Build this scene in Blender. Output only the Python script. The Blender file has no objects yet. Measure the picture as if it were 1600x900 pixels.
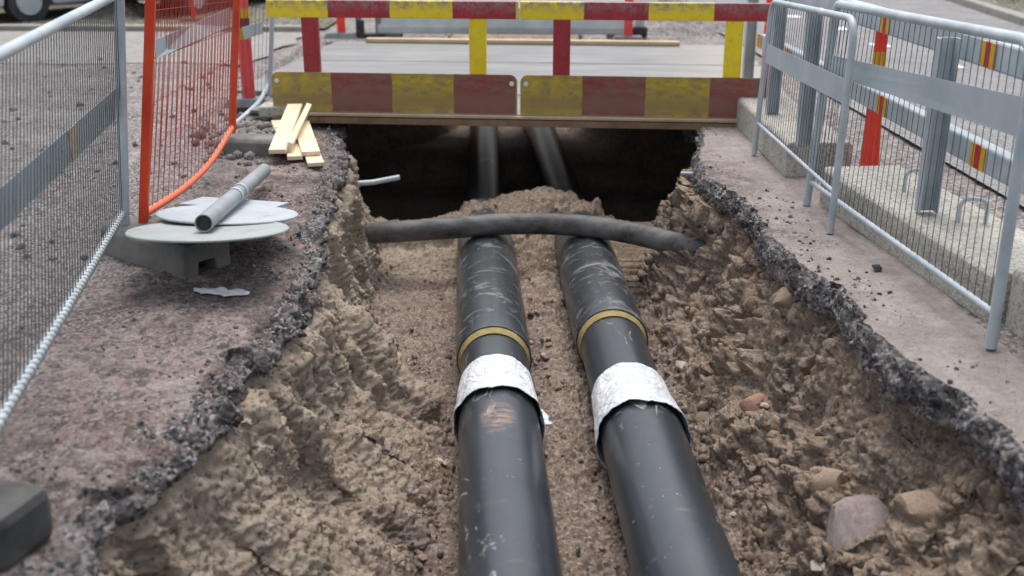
import bpy, bmesh, math, random
import numpy as np
from mathutils import Vector, Matrix, noise
random.seed(7); np.random.seed(7)
R = math.radians
S = bpy.context.scene
COL = S.collection

# ------------------------------------------------------------------ camera
CH, CF, CT = 1.65, 1700.0, R(19.4)
cam = bpy.data.cameras.new('camera'); camo = bpy.data.objects.new('camera', cam); COL.objects.link(camo)
camo.location = (0, 0, CH); camo.rotation_euler = (math.pi/2 - CT, 0, 0)
cam.sensor_width = 36; cam.lens = 36*CF/1600; cam.clip_start = .05; cam.clip_end = 600
cam.dof.use_dof = True; cam.dof.focus_distance = 5.8; cam.dof.aperture_fstop = 1.7
S.camera = camo
# ------------------------------------------------------------------ sky and sun
w = bpy.data.worlds.new('World'); S.world = w; w.use_nodes = True
wn = w.node_tree; wn.nodes.clear()
sky = wn.nodes.new('ShaderNodeTexSky'); sky.sky_type = 'NISHITA'; sky.sun_disc = False
SUN_EL, SUN_ROT = R(70), R(5)
sky.sun_elevation = SUN_EL; sky.sun_rotation = SUN_ROT; sky.dust_density = 3.0; sky.air_density = 1.0
bgn = wn.nodes.new('ShaderNodeBackground'); bgn.inputs['Strength'].default_value = .15
wo = wn.nodes.new('ShaderNodeOutputWorld')
hs = wn.nodes.new('ShaderNodeHueSaturation'); hs.inputs['Saturation'].default_value = .42   # thin overcast: a greyer sky
wn.links.new(sky.outputs[0], hs.inputs['Color']); wn.links.new(hs.outputs[0], bgn.inputs[0]); wn.links.new(bgn.outputs[0], wo.inputs[0])
sl = bpy.data.lights.new('sun', 'SUN'); sl.energy = 1.5; sl.angle = R(40); sl.color = (1, .965, .92)
so = bpy.data.objects.new('sun', sl); COL.objects.link(so)
sd = Vector((math.sin(SUN_ROT)*math.cos(SUN_EL), math.cos(SUN_ROT)*math.cos(SUN_EL), math.sin(SUN_EL)))
so.rotation_euler = sd.to_track_quat('Z', 'Y').to_euler()
S.view_settings.view_transform = 'Standard'; S.view_settings.look = 'None'
S.view_settings.exposure = 0.7; S.view_settings.gamma = 1

# ------------------------------------------------------------------ survey helpers (pixel of the photograph -> point of the place)
def ray(px, py):
    u, v = (px-800)/CF, (py-450)/CF
    return (u, math.cos(CT) - v*math.sin(CT), -math.sin(CT) - v*math.cos(CT))
def at(px, py, z=0.0):
    d = ray(px, py); t = (z-CH)/d[2]
    return Vector((d[0]*t, d[1]*t, z))
def aty(px, py, Y):
    d = ray(px, py); t = Y/d[1]
    return Vector((d[0]*t, Y, CH+d[2]*t))
def lerp(a, b, t): return a+(b-a)*t
def sstep(a, b, x):
    t = np.clip((x-a)/(b-a), 0, 1); return t*t*(3-2*t)

# ------------------------------------------------------------------ materials
class NT:
    def __init__(s, name):
        s.m = bpy.data.materials.new(name); s.m.use_nodes = True
        s.t = s.m.node_tree; s.b = s.t.nodes['Principled BSDF']
        s.co = s.n('ShaderNodeTexCoord').outputs['Object']
    def n(s, typ, **kw):
        nd = s.t.nodes.new(typ)
        for k, v in kw.items(): setattr(nd, k, v)
        return nd
    def l(s, a, b): s.t.links.new(a, b)
    def put(s, sock, v):
        if isinstance(v, bpy.types.NodeSocket): s.l(v, sock)
        elif isinstance(v, (tuple, list)) and len(v) == 3 and sock.type == 'RGBA': sock.default_value = (*v, 1)
        else: sock.default_value = v
    def noise(s, sc, det=6, rough=.6, co=None, dist=0):
        nd = s.n('ShaderNodeTexNoise'); s.l(co or s.co, nd.inputs['Vector'])
        nd.inputs['Scale'].default_value = sc; nd.inputs['Detail'].default_value = det
        nd.inputs['Roughness'].default_value = rough; nd.inputs['Distortion'].default_value = dist
        return nd.outputs['Fac']
    def vor(s, sc, feat='F1', out='Distance', co=None, rnd=1):
        nd = s.n('ShaderNodeTexVoronoi', feature=feat); s.l(co or s.co, nd.inputs['Vector'])
        nd.inputs['Scale'].default_value = sc; nd.inputs['Randomness'].default_value = rnd
        return nd.outputs[out]
    def ramp(s, f, lo, hi):
        nd = s.n('ShaderNodeMapRange'); s.put(nd.inputs[0], f)
        nd.inputs[1].default_value = lo; nd.inputs[2].default_value = hi
        return nd.outputs[0]
    def mix(s, f, a, b, mode='MIX'):
        nd = s.n('ShaderNodeMix', data_type='RGBA', blend_type=mode)
        s.put(nd.inputs[0], f); s.put(nd.inputs[6], a); s.put(nd.inputs[7], b)
        return nd.outputs[2]
    def math(s, op, a, b=0.0, c=None):
        nd = s.n('ShaderNodeMath', operation=op); s.put(nd.inputs[0], a); s.put(nd.inputs[1], b)
        if c is not None: s.put(nd.inputs[2], c)
        return nd.outputs[0]
    def map(s, scale=(1,1,1), rot=(0,0,0), loc=(0,0,0)):
        nd = s.n('ShaderNodeMapping'); s.l(s.co, nd.inputs[0])
        nd.inputs['Scale'].default_value = scale; nd.inputs['Rotation'].default_value = rot; nd.inputs['Location'].default_value = loc
        return nd.outputs[0]
    def sep(s, v=None):
        nd = s.n('ShaderNodeSeparateXYZ'); s.l(v or s.co, nd.inputs[0]); return nd.outputs
    def bump(s, h, st=.5, dist=.01, prev=None):
        nd = s.n('ShaderNodeBump'); s.l(h, nd.inputs['Height'])
        nd.inputs['Strength'].default_value = st; nd.inputs['Distance'].default_value = dist
        if prev is not None: s.l(prev, nd.inputs['Normal'])
        return nd.outputs[0]
    def out(s, col, rough=.8, metal=0.0, normal=None, spec=.5):
        s.put(s.b.inputs['Base Color'], col); s.put(s.b.inputs['Roughness'], rough); s.put(s.b.inputs['Metallic'], metal)
        s.b.inputs['Specular IOR Level'].default_value = spec
        if normal is not None: s.l(normal, s.b.inputs['Normal'])
        return s.m

M = {}
def plain(name, a, b, sc=8, rough=.6, metal=0, bs=.2, bsc=60, spec=.5, bd=.004):
    k = NT(name)
    f = k.ramp(k.noise(sc, 7, .65), .35, .68)
    M[name] = k.out(k.mix(f, a, b), k.ramp(k.noise(sc*2.3, 4), 0, 1) if rough is None else rough, metal, k.bump(k.noise(bsc, 4), bs, bd), spec)
    return M[name]

def soil(name):
    k = NT(name)
    z = k.sep()
    big = k.ramp(k.noise(1.1, 5, .6), .36, .64)
    mid = k.ramp(k.noise(5.5, 8, .72), .36, .66)
    fine = k.ramp(k.noise(38, 6, .75), .3, .7)
    strata = k.ramp(k.noise(1.0, 6, .65, co=k.map((.7, .7, 6.5)), dist=.3), .40, .62)
    c = k.mix(mid, (.225, .16, .112), (.43, .328, .238))
    c = k.mix(k.math('MULTIPLY', big, .65), c, (.275, .218, .168))
    ochre = k.ramp(k.noise(2.3, 5, .6, dist=.6), .55, .70)
    c = k.mix(k.math('MULTIPLY', ochre, .5), c, (.255, .165, .09))
    c = k.mix(k.math('MULTIPLY', strata, .4), c, k.mix(mid, (.225, .16, .115), (.34, .26, .195)))
    left = k.ramp(k.math('ADD', z[0], k.math('MULTIPLY', k.noise(1.7, 5), .5)), .0, -.6)
    c = k.mix(k.math('MULTIPLY', left, .68), c, k.mix(mid, k.mix(strata, (.345, .277, .205), (.44, .36, .27)), (.575, .49, .39)))
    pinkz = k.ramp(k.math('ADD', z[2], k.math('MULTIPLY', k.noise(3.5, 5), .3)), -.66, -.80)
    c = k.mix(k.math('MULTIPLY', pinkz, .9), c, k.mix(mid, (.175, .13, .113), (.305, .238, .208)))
    pp_ = k.ramp(k.noise(1.9, 6, .6, co=k.map((1, 1, 1), (0, 0, 0), (4, 2, 9))), .58, .70)
    c = k.mix(k.math('MULTIPLY', pp_, .45), c, (.30, .215, .185))
    c = k.mix(k.math('MULTIPLY', k.ramp(k.noise(13, 5, .7), .60, .74), .8), c, (.105, .07, .047))
    gr = k.vor(70, out='Color'); gf = k.n('ShaderNodeRGBToBW'); k.l(gr, gf.inputs[0])
    c = k.mix(k.math('MULTIPLY', k.ramp(gf.outputs[0], .68, .74), .7), c, (.42, .37, .32))
    c = k.mix(k.math('MULTIPLY', k.ramp(gf.outputs[0], .25, .18), .7), c, (.10, .08, .066))
    c = k.mix(k.math('MULTIPLY', fine, .28), c, (.12, .085, .06))
    c = k.mix(k.math('MULTIPLY', k.ramp(k.noise(55, 5, .75), .60, .72), k.math('SUBTRACT', .6, k.math('MULTIPLY', left, .3))), c, (.085, .062, .046))
    c = k.mix(k.math('MULTIPLY', k.ramp(k.noise(48, 5, .75, co=k.map((1, 1, 1), (0, 0, 0), (5, 5, 5))), .62, .72), .5), c, (.46, .40, .33))
    n1 = k.bump(k.noise(22, 8, .72), .7, .022)
    n2 = k.bump(k.vor(70), .45, -.006, n1)
    n2 = k.bump(k.noise(75, 7, .75), .75, .009, n2)
    n3 = k.bump(k.noise(190, 5, .7), .7, .004, n2)
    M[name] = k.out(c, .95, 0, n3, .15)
soil('soil')

def asphalt(name, cs, agg=130, bumpk=1.0, pink=False, spk=1.0):
    # cs: base, dusty patch, dark speck, light speck, pink speck
    k = NT(name)
    patch = k.ramp(k.noise(1.6, 7, .65, dist=.4), .44, .64)
    patch2 = k.ramp(k.noise(4.5, 7, .7), .45, .62)
    c = k.mix(patch, cs[0], cs[1])
    c = k.mix(k.math('MULTIPLY', patch2, .55), c, cs[5] if len(cs) > 5 else cs[1])
    gf = k.n('ShaderNodeRGBToBW'); k.l(k.vor(agg, out='Color'), gf.inputs[0]); g = gf.outputs[0]
    gf2 = k.n('ShaderNodeRGBToBW'); k.l(k.vor(agg*.42, out='Color'), gf2.inputs[0]); g2 = gf2.outputs[0]
    hide = k.math('SUBTRACT', 1, k.math('MULTIPLY', patch, .55))
    hide = k.math('MULTIPLY', hide, spk)
    c = k.mix(k.math('MULTIPLY', k.ramp(g, .40, .33), hide), c, cs[2])
    c = k.mix(k.math('MULTIPLY', k.ramp(g, .62, .68), hide), c, cs[3])
    c = k.mix(k.math('MULTIPLY', k.ramp(g2, .68, .72), .8*spk), c, cs[4])
    c = k.mix(k.math('MULTIPLY', k.ramp(g2, .30, .25), .75*spk), c, cs[2])
    c = k.mix(k.math('MULTIPLY', k.ramp(k.noise(9, 6, .75), .60, .72), .55), c, cs[2])
    c = k.mix(k.math('MULTIPLY', k.ramp(k.noise(.9, 7, .7, dist=.5), .56, .70), .5), c, cs[2])
    if pink:   # red granite dust lies nearer the cut, plain grey grit farther left
        soil_ = k.ramp(k.noise(2.6, 9, .74, dist=.8), .49, .58)
        c = k.mix(k.math('MULTIPLY', soil_, .7), c, k.mix(k.ramp(k.noise(24, 6, .7), .4, .6), (.075, .06, .053), (.17, .132, .115)))
        dustp = k.ramp(k.noise(1.9, 8, .7, co=k.map((1, 1, 1), (0, 0, 0), (3, 7, 1)), dist=.6), .55, .68)
        c = k.mix(k.math('MULTIPLY', dustp, .75), c, (.42, .365, .33))
        ck = k.math('ABSOLUTE', k.math('SUBTRACT', k.noise(2.2, 6, .62, co=k.map((1, 1, 1), (0, 0, 0), (9, 1, 1))), .5))
        c = k.mix(k.math('MULTIPLY', k.ramp(ck, .012, .004), .6), c, (.05, .045, .043))
        zz = k.sep()
        wide = k.math('ADD', zz[0], k.math('MULTIPLY', k.math('SUBTRACT', k.noise(1.1, 6, .65), .5), 1.6))
        c = k.mix(k.math('MULTIPLY', k.ramp(wide, -1.65, -2.2), .85), c, k.mix(k.ramp(g, .35, .7), (.12, .108, .104), (.34, .315, .30)))
        c = k.mix(k.math('MULTIPLY', k.ramp(wide, 1.1, 1.5), .68), c, k.mix(patch2, (.36, .315, .29), (.48, .43, .40)))
    n1 = k.bump(k.vor(agg), .7*bumpk, -.006)
    n2 = k.bump(k.noise(30, 7, .7), .8*bumpk, .018, n1)
    M[name] = k.out(c, .9, 0, n2, .25)
asphalt('old_asphalt', [(.165, .132, .12), (.37, .31, .28), (.06, .052, .049), (.37, .33, .305), (.27, .182, .162), (.25, .19, .172)], 80, 1.3, pink=True, spk=.66)
asphalt('crust', [(.105, .098, .098), (.20, .185, .18), (.042, .040, .042), (.34, .32, .315), (.20, .165, .155), (.15, .14, .138)], 75, 1.1)
asphalt('road_asphalt', [(.22, .215, .215), (.31, .30, .30), (.13, .13, .135), (.29, .28, .28), (.23, .22, .22)], 120, .4)
asphalt('pale_road', [(.22, .207, .19), (.31, .292, .268), (.2, .19, .18), (.38, .37, .35), (.3, .28, .26)], 90, .4)
asphalt('gravel', [(.20, .182, .174), (.34, .318, .30), (.09, .08, .077), (.42, .395, .375), (.24, .19, .175), (.155, .14, .132)], 60, .9, spk=.7)
asphalt('concrete', [(.40, .385, .335), (.53, .515, .455), (.27, .255, .215), (.56, .54, .50), (.44, .42, .37), (.29, .275, .22)], 150, .25)
asphalt('verge_soil', [(.11, .10, .07), (.24, .215, .17), (.05, .048, .035), (.32, .30, .27), (.12, .13, .06), (.17, .16, .09)], 30)
plain('dark_concrete', (.12, .113, .104), (.22, .21, .196), 6, .88, 0, .35, 45)
plain('galvanised', (.34, .40, .43), (.50, .55, .575), 5, .5, .05, .1, 90)
plain('wire_steel', (.075, .085, .092), (.14, .155, .165), 20, .5, .5, .1, 90)
plain('orange_paint', (.62, .045, .012), (.72, .065, .015), 6, .4, 0, .1, 70)
plain('orange_light', (.76, .13, .045), (.82, .17, .06), 6, .4, 0, .1, 70)
plain('red_wire', (.42, .045, .03), (.55, .09, .05), 20, .5, 0, .1, 70)
plain('wet_concrete', (.03, .03, .031), (.085, .085, .083), 7, .7, 0, .5, 35)
plain('rubber', (.018, .018, .02), (.05, .05, .052), 10, .75, 0, .3, 60)
plain('grey_rubber', (.12, .13, .135), (.20, .21, .215), 10, .75, 0, .3, 60)
plain('wood', (.68, .54, .36), (.80, .68, .49), 3, .7, 0, .25, 40)
plain('wood_edge', (.50, .36, .22), (.66, .5, .32), 6, .75, 0, .25, 50)
plain('old_wood', (.45, .33, .2), (.58, .45, .29), 3, .8, 0, .3, 40)
plain('rust', (.17, .10, .06), (.29, .19, .11), 6, .75, .1, .3, 50)
plain('pale_rust', (.42, .31, .19), (.52, .40, .26), 9, .7, .1, .3, 50)
k = NT('deck_steel')
c = k.mix(k.ramp(k.noise(2.2, 7, .65, co=k.map((.5, 2, 1))), .35, .68), (.145, .143, .142), (.235, .23, .225))
zz = k.sep()
sand = k.ramp(k.math('ADD', zz[0], k.math('MULTIPLY', k.noise(2.5, 7, .7), 1.8)), 4.0, 5.0)
sand2 = k.ramp(k.noise(1.3, 8, .7, co=k.map((.35, 1.6, 1))), .55, .68)
c = k.mix(k.math('MULTIPLY', k.math('MAXIMUM', sand, sand2), .6), c, (.34, .29, .24))
M['deck_steel'] = k.out(c, .6, .1, k.bump(k.noise(60, 4), .2, .004))
plain('foam', (.20, .155, .055), (.36, .285, .115), 14, .85, 0, .5, 90)
plain('sheet_grey', (.34, .40, .43), (.44, .495, .52), 3, .5, .05, .08, 40)
plain('plate_metal', (.40, .44, .45), (.50, .53, .52), 5, .42, .45, .12, 30)
plain('yellow_reflex', (.62, .32, .012), (.70, .40, .02), 20, .4, 0, .05, 80)
plain('red_reflex', (.42, .012, .015), (.5, .02, .02), 20, .4, 0, .05, 80)
plain('maroon', (.20, .03, .035), (.26, .05, .05), 20, .5, 0, .05, 80)
plain('marker_red', (.86, .045, .02), (.92, .07, .03), 10, .45, 0, .05, 80)
plain('marker_pink', (.74, .06, .065), (.82, .10, .10), 10, .45, 0, .05, 80)
plain('white_paint', (.72, .73, .74), (.8, .8, .8), 14, .5, 0, .1, 60)
plain('car_white', (.42, .46, .49), (.5, .53, .56), 2, .25, 0, .02, 20)
plain('car_blue', (.16, .33, .42), (.2, .38, .46), 2, .25, .1, .02, 20)
plain('car_red', (.15, .015, .018), (.2, .02, .02), 2, .3, 0, .02, 20)
plain('glass_dark', (.02, .03, .04), (.03, .04, .05), 2, .1, 0, .02, 20)
plain('kerb_stone', (.22, .20, .17), (.33, .31, .28), 5, .85, 0, .3, 40)
plain('stone_pale', (.40, .33, .27), (.54, .46, .40), 9, .9, 0, .6, 50)
plain('stone_brown', (.23, .165, .115), (.36, .27, .2), 11, .9, 0, .7, 50)
plain('stone_purple', (.20, .155, .145), (.31, .255, .24), 9, .9, 0, .7, 45)
plain('stone_red', (.33, .175, .13), (.43, .26, .20), 9, .9, 0, .7, 50)
plain('stone_dark', (.035, .034, .036), (.09, .085, .085), 14, .9, 0, .7, 60)
plain('grass', (.06, .075, .02), (.16, .15, .05), 5, .8, 0, .2, 40)

def pipe_mat(name, dusty):
    k = NT(name)
    base = k.mix(k.ramp(k.noise(3, 5), .3, .7), (.020, .025, .031), (.036, .043, .051))
    dust = k.ramp(k.noise(4.2, 9, .74, co=k.map((.7, 1.5, 1), (0, 0, .35)), dist=.9), .52 if dusty else .60, .66 if dusty else .80)
    c = k.mix(k.math('MULTIPLY', dust, .75 if dusty else .5), base, (.25, .245, .24))
    def scr(sc, off, thr, wid, rot):
        f_ = k.noise(sc, 3, .5, co=k.map((2.2, .8, 1.2), rot, (off, off, 0)))
        line = k.ramp(k.math('ABSOLUTE', k.math('SUBTRACT', f_, .5)), wid, wid*.3)
        brk = k.ramp(k.noise(3.1, 6, .7, co=k.map((1, 1, 1), (0, 0, 0), (off*3, 1, 2))), thr, thr+.06)
        return k.math('MULTIPLY', line, brk)
    s1 = scr(1.25, 3.1, .53, .006, (0, 0, .9)); s2 = scr(1.6, 8.7, .55, .008, (.3, .2, -.7))
    c = k.mix(k.math('MULTIPLY', k.math('MAXIMUM', s1, s2), .3 if dusty else .75), c, (.36, .37, .375))
    sp = k.ramp(k.noise(42, 3, .6), .70, .73)
    c = k.mix(k.math('MULTIPLY', sp, .7), c, (.42, .40, .38))
    if not dusty:
        p = k.sep()
        # brown clay smear on the crown of the pipe, a little in front of the wrap
        dy = k.math('DIVIDE', k.math('SUBTRACT', p[1], 4.57), .17); dx = k.math('DIVIDE', k.math('SUBTRACT', p[0], -.065), .085)
        rr = k.math('ADD', k.math('MULTIPLY', dx, dx), k.math('MULTIPLY', dy, dy))
        m = k.math('MULTIPLY', k.ramp(k.math('ADD', rr, k.math('MULTIPLY', k.noise(9, 5, .7), 1.6)), 2.0, .7), k.ramp(k.noise(17, 8, .8, co=k.map((.6, 1.9, 1), (0, 0, .5))), .46, .56))
        up = k.ramp(p[2], -.68, -.6)
        c = k.mix(k.math('MULTIPLY', k.math('MULTIPLY', m, up), .8), c, (.40, .235, .13))
    lowz = k.ramp(k.math('ADD', k.sep()[2], k.math('MULTIPLY', k.noise(5, 8, .75), .26)), -.66, -.80)
    c = k.mix(k.math('MULTIPLY', lowz, .8), c, (.20, .155, .125))
    rg = k.math('ADD', .30, k.math('MULTIPLY', dust, .5))
    M[name] = k.out(c, rg, 0, k.bump(k.noise(60, 5), .12, .003), .7)
pipe_mat('pipe_plastic', False); pipe_mat('pipe_dusty', True)
k = NT('cable_dirty')
f = k.ramp(k.noise(3.2, 9, .72, co=k.map((.6, 1.4, 1.4))), .40, .66)
c = k.mix(f, (.022, .024, .026), (.18, .17, .158))
c = k.mix(k.ramp(k.noise(30, 5, .7), .62, .70), c, (.09, .075, .06))
M['cable_dirty'] = k.out(c, .62, 0, k.bump(k.noise(50, 6), .3, .004))
k = NT('wrap_film')
c = k.mix(k.ramp(k.noise(9, 5), .4, .65), (.66, .70, .73), (.80, .82, .83))
n1 = k.bump(k.noise(10, 6, .6, dist=2.2), 1, .03); n2 = k.bump(k.vor(22, feat='DISTANCE_TO_EDGE'), .5, .006, n1)
M['wrap_film'] = k.out(c, .36, 0, n2)

def stripe_mat(name, dirt):
    # alternating yellow and red paint every half metre along the local x of its panel
    k = NT(name)
    p = k.sep(); wob = k.math('MULTIPLY', k.math('SUBTRACT', k.noise(22, 3), .5), .02)
    f = k.math('FLOOR', k.math('DIVIDE', k.math('ADD', p[0], wob), .5))
    par = k.math('MODULO', f, 2.0)
    yel = k.mix(k.ramp(k.noise(9, 5), .35, .65), (.76, .58, .012), (.86, .66, .015))
    red = k.mix(k.ramp(k.noise(7, 5), .35, .65), (.30, .018, .028), (.40, .03, .04))
    c = k.mix(k.ramp(par, .49, .51), yel, red)
    chip = k.math('MAXIMUM', k.ramp(k.noise(24, 8, .78), .59, .63), k.ramp(k.noise(9, 7, .75, co=k.map((.35, 1, 2.5), (0, .25, 0))), .63, .66))
    c = k.mix(k.math('MULTIPLY', chip, .85), c, (.21, .19, .17))
    if dirt: c = k.mix(1.0, c, (.74, .72, .70), 'MULTIPLY')
    if dirt:
        d = k.ramp(k.noise(6, 8, .72, co=k.map((1, 1, 2.4))), .32, .60)
        band = k.ramp(k.math('ABSOLUTE', k.math('SUBTRACT', p[2], .15)), .20, .02)
        c = k.mix(k.math('MULTIPLY', k.math('MAXIMUM', k.math('MULTIPLY', d, .8), k.math('MULTIPLY', band, .68)), 1.0), c, (.22, .145, .10))
        c = k.mix(k.math('MULTIPLY', k.ramp(p[2], .07, .0), .7), c, (.30, .24, .2))
    else:
        d = k.math('MULTIPLY', k.ramp(k.noise(17, 8, .8), .42, .56), k.ramp(k.math('ADD', p[2], k.math('MULTIPLY', k.noise(5, 4), .12)), .90, .98))
        c = k.mix(k.math('MULTIPLY', d, .85), c, (.23, .225, .22))
    M[name] = k.out(c, .55, 0, k.bump(k.noise(40, 5), .25, .004))
stripe_mat('stripe_dirty', True); stripe_mat('stripe_paint', False)
def post_paint(name, a, b):
    k = NT(name)
    c = k.mix(k.ramp(k.noise(9, 5), .35, .65), a, b)
    c = k.mix(k.math('MULTIPLY', k.ramp(k.noise(16, 8, .75), .60, .64), .8), c, (.25, .2, .16))
    M[name] = k.out(c, .5, 0, k.bump(k.noise(40, 5), .2, .004))
post_paint('post_yellow', (.76, .58, .012), (.86, .66, .015)); post_paint('post_red', (.28, .02, .03), (.38, .03, .04))

# ------------------------------------------------------------------ mesh builder
class MB:
    def __init__(s): s.v = []; s.f = []; s.mi = []
    def add(s, vs, fs, mi=0):
        o = len(s.v); s.v += [Vector(v) for v in vs]; s.f += [tuple(i+o for i in f) for f in fs]; s.mi += [mi]*len(fs); return s
    def box(s, c, sx, sy, sz, ax=None, mi=0):
        X, Y, Z = ax or (Vector((1,0,0)), Vector((0,1,0)), Vector((0,0,1)))
        c = Vector(c); vs = [c + X*(sx/2*i) + Y*(sy/2*j) + Z*(sz/2*k_) for k_ in (-1,1) for j in (-1,1) for i in (-1,1)]
        return s.add(vs, [(0,2,3,1),(4,5,7,6),(0,1,5,4),(2,6,7,3),(0,4,6,2),(1,3,7,5)], mi)
    def bar(s, a, b, wd, th, up=(0,0,1), mi=0):
        a, b = Vector(a), Vector(b); Y = (b-a); L = Y.length; Y.normalize()
        up = Vector(up); X = Y.cross(up).normalized(); Z = X.cross(Y).normalized()
        return s.box((a+b)/2, wd, L, th, (X, Y, Z), mi)
    def tube(s, pts, r, n=10, caps=True, mi=0, closed=False):
        pts = [Vector(p) for p in pts]; m = len(pts); vs = []; prev = None
        rs = r if isinstance(r, (list, tuple)) else [r]*m
        for i, p in enumerate(pts):
            d = (pts[min(i+1, m-1)] - pts[max(i-1, 0)]).normalized()
            if prev is None:
                a = Vector((0,0,1)) if abs(d.z) < .9 else Vector((1,0,0)); u = d.cross(a).normalized()
            else: u = (prev - d*prev.dot(d)).normalized()
            prev = u; v = d.cross(u)
            vs += [p + (u*math.cos(2*math.pi*k_/n) + v*math.sin(2*math.pi*k_/n))*rs[i] for k_ in range(n)]
        fs = [(i*n+k_, i*n+(k_+1)%n, (i+1)*n+(k_+1)%n, (i+1)*n+k_) for i in range(m-1) for k_ in range(n)]
        if caps: fs += [tuple(range(n-1, -1, -1)), tuple((m-1)*n+k_ for k_ in range(n))]
        return s.add(vs, fs, mi)
    def prism(s, poly, ex, mi=0):
        # poly: 3d points of a planar outline, ex: extrusion vector
        ex = Vector(ex); n = len(poly); vs = [Vector(p) for p in poly] + [Vector(p)+ex for p in poly]
        fs = [tuple(range(n-1, -1, -1)), tuple(range(n, 2*n))] + [(i, (i+1)%n, (i+1)%n+n, i+n) for i in range(n)]
        return s.add(vs, fs, mi)
    def build(s, name, mat, parent=None, bevel=0, smooth=None, rot=None):
        me = bpy.data.meshes.new(name)
        off = parent.matrix_world if parent else None
        vs = s.v
        if parent is not None:
            inv = wm(parent).inverted(); vs = [inv @ v for v in vs]
        me.from_pydata([tuple(v) for v in vs], [], s.f)
        for m_ in (mat if isinstance(mat, (list, tuple)) else [mat]): me.materials.append(M[m_])
        me.polygons.foreach_set('material_index', s.mi)
        bm = bmesh.new(); bm.from_mesh(me); bmesh.ops.recalc_face_normals(bm, faces=bm.faces); bm.to_mesh(me); bm.free()
        if smooth is not None:
            me.polygons.foreach_set('use_smooth', [True]*len(me.polygons)); me.set_sharp_from_angle(angle=R(smooth))
        o = bpy.data.objects.new(name, me); COL.objects.link(o)
        if parent: o.parent = parent
        if bevel:
            b = o.modifiers.new('bevel', 'BEVEL'); b.width = bevel; b.segments = 2; b.limit_method = 'ANGLE'
        return o
def wm(o):
    m = Matrix.LocRotScale(o.location, o.rotation_euler, o.scale)
    return wm(o.parent) @ m if o.parent else m
def tag(o, label, cat, group=None, kind=None):
    if label: o['label'] = label
    if cat: o['category'] = cat
    if group: o['group'] = group
    if kind: o['kind'] = kind
    return o
def thing(name, label, cat, loc, rz=0, group=None):
    o = bpy.data.objects.new(name, None); o.empty_display_size = .1; COL.objects.link(o)
    o.location = loc; o.rotation_euler = (0, 0, rz)
    return tag(o, label, cat, group)
def arc(c, a, b, r, n=6):
    # fillet points at corner c between directions a and b
    c, a, b = Vector(c), Vector(a).normalized(), Vector(b).normalized()
    p, q = c+a*r, c+b*r; out = []
    for i in range(n+1):
        t = i/n; out.append(p*(1-t)**2 + c*2*t*(1-t) + q*t*t)
    return out

# ------------------------------------------------------------------ the ground with the trench cut in it
RL_Y = [-6, 2.0, 2.42, 3.3, 4.0, 4.77, 5.3, 5.85, 6.44, 7.0, 7.4, 7.9, 8.4, 9, 12.2, 13.2, 17]
RL_X = [-1.25, -1.22, -1.17, -1.10, -1.03, -.95, -1.0, -1.05, -1.06, -1.10, -1.12, -1.17, -1.33, -1.42, -1.45, -.85, -.85]
RR_Y = [-6, 2.4, 3.17, 3.87, 4.69, 5.3, 6.02, 6.6, 7.0, 7.4, 8.0, 8.42, 9, 12.2, 13.2, 17]
RR_X = [1.75, 1.72, 1.67, 1.53, 1.41, 1.37, 1.36, 1.32, 1.25, 1.25, 1.36, 1.45, 1.5, 1.5, .95, .95]
rows = [-6, -4, -2.5, -1.2, 0, .6, 1.0, 1.3, 1.5, 1.65]
y = 1.7
while y < 9.4:
    rows.append(y); y += .0092*max(1, (y/4.0))**1.1
while y < 17:
    rows.append(y); y += .06
while y < 300:
    rows.append(y); y += .25 + (y-17)*.12
rows = np.array(rows)
nn = noise.noise
def nrm1(i): return noise.fractal(i, 1.0, 2.0, 4)
# column template: (side, offset from rim, z, kind)  kind 0 ground 1 crust 2 soil
def dens(pts, step):
    out = []
    for a, b in zip(pts[:-1], pts[1:]):
        L = math.hypot(b[0]-a[0], b[1]-a[1]); n = max(1, int(round(L/step)))
        for i in range(n):
            t = i/n; out.append((lerp(a[0], b[0], t), lerp(a[1], b[1], t), a[2]))
    return out
left_far = [-170, -120, -80, -50, -35, -25, -18, -13, -10, -8, -6.5, -5.4, -4.6, -4.0, -3.5, -3.1, -2.8, -2.55, -2.3, -2.1, -1.95]
L_ctrl = [(-1.85, 0, 0), (-.45, 0, 0), (-.22, -.006, 0), (-.09, -.03, 1), (-.01, -.075, 1), (.012, -.115, 1), (-.04, -.155, 2), (.02, -.25, 2), (.075, -.43, 2), (.16, -.59, 2), (.30, -.745, 2), (.47, -.885, 2), (.64, -.985, 2)]
R_ctrl = [(-.66, -.985, 2), (-.46, -.90, 2), (-.27, -.76, 2), (-.14, -.58, 2), (-.05, -.38, 2), (.05, -.25, 2), (.085, -.185, 2), (-.02, -.16, 1), (-.03, -.08, 1), (-.012, -.02, 1), (.015, 0, 0), (.25, 0, 0), (.9, 0, 0)]
def dens_g(ctrl, side):
    out = []
    for a, b in zip(ctrl[:-1], ctrl[1:]):
        L = math.hypot(b[0]-a[0], b[1]-a[1])
        st = .0095 if L < .5 else .02
        n = max(1, int(round(L/st)))
        for i in range(n):
            t = i/n; out.append((lerp(a[0], b[0], t), lerp(a[1], b[1], t), a[2]))
    out.append(ctrl[-1]); return out
Lc = dens_g(L_ctrl, -1); Rc = dens_g(R_ctrl, 1)
NF = 110
right_far = [1.0, 1.15, 1.35, 1.6, 1.9, 2.3, 2.8, 3.4, 4.2, 5.2, 6.5, 8, 10, 13, 17, 23, 32, 48, 75, 115, 170]
nc = len(left_far)+len(Lc)+NF+len(Rc)+len(right_far); nr = len(rows)
P = np.zeros((nr, nc, 3)); K = np.zeros(nc, int); G = np.zeros((nr, nc))
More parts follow.
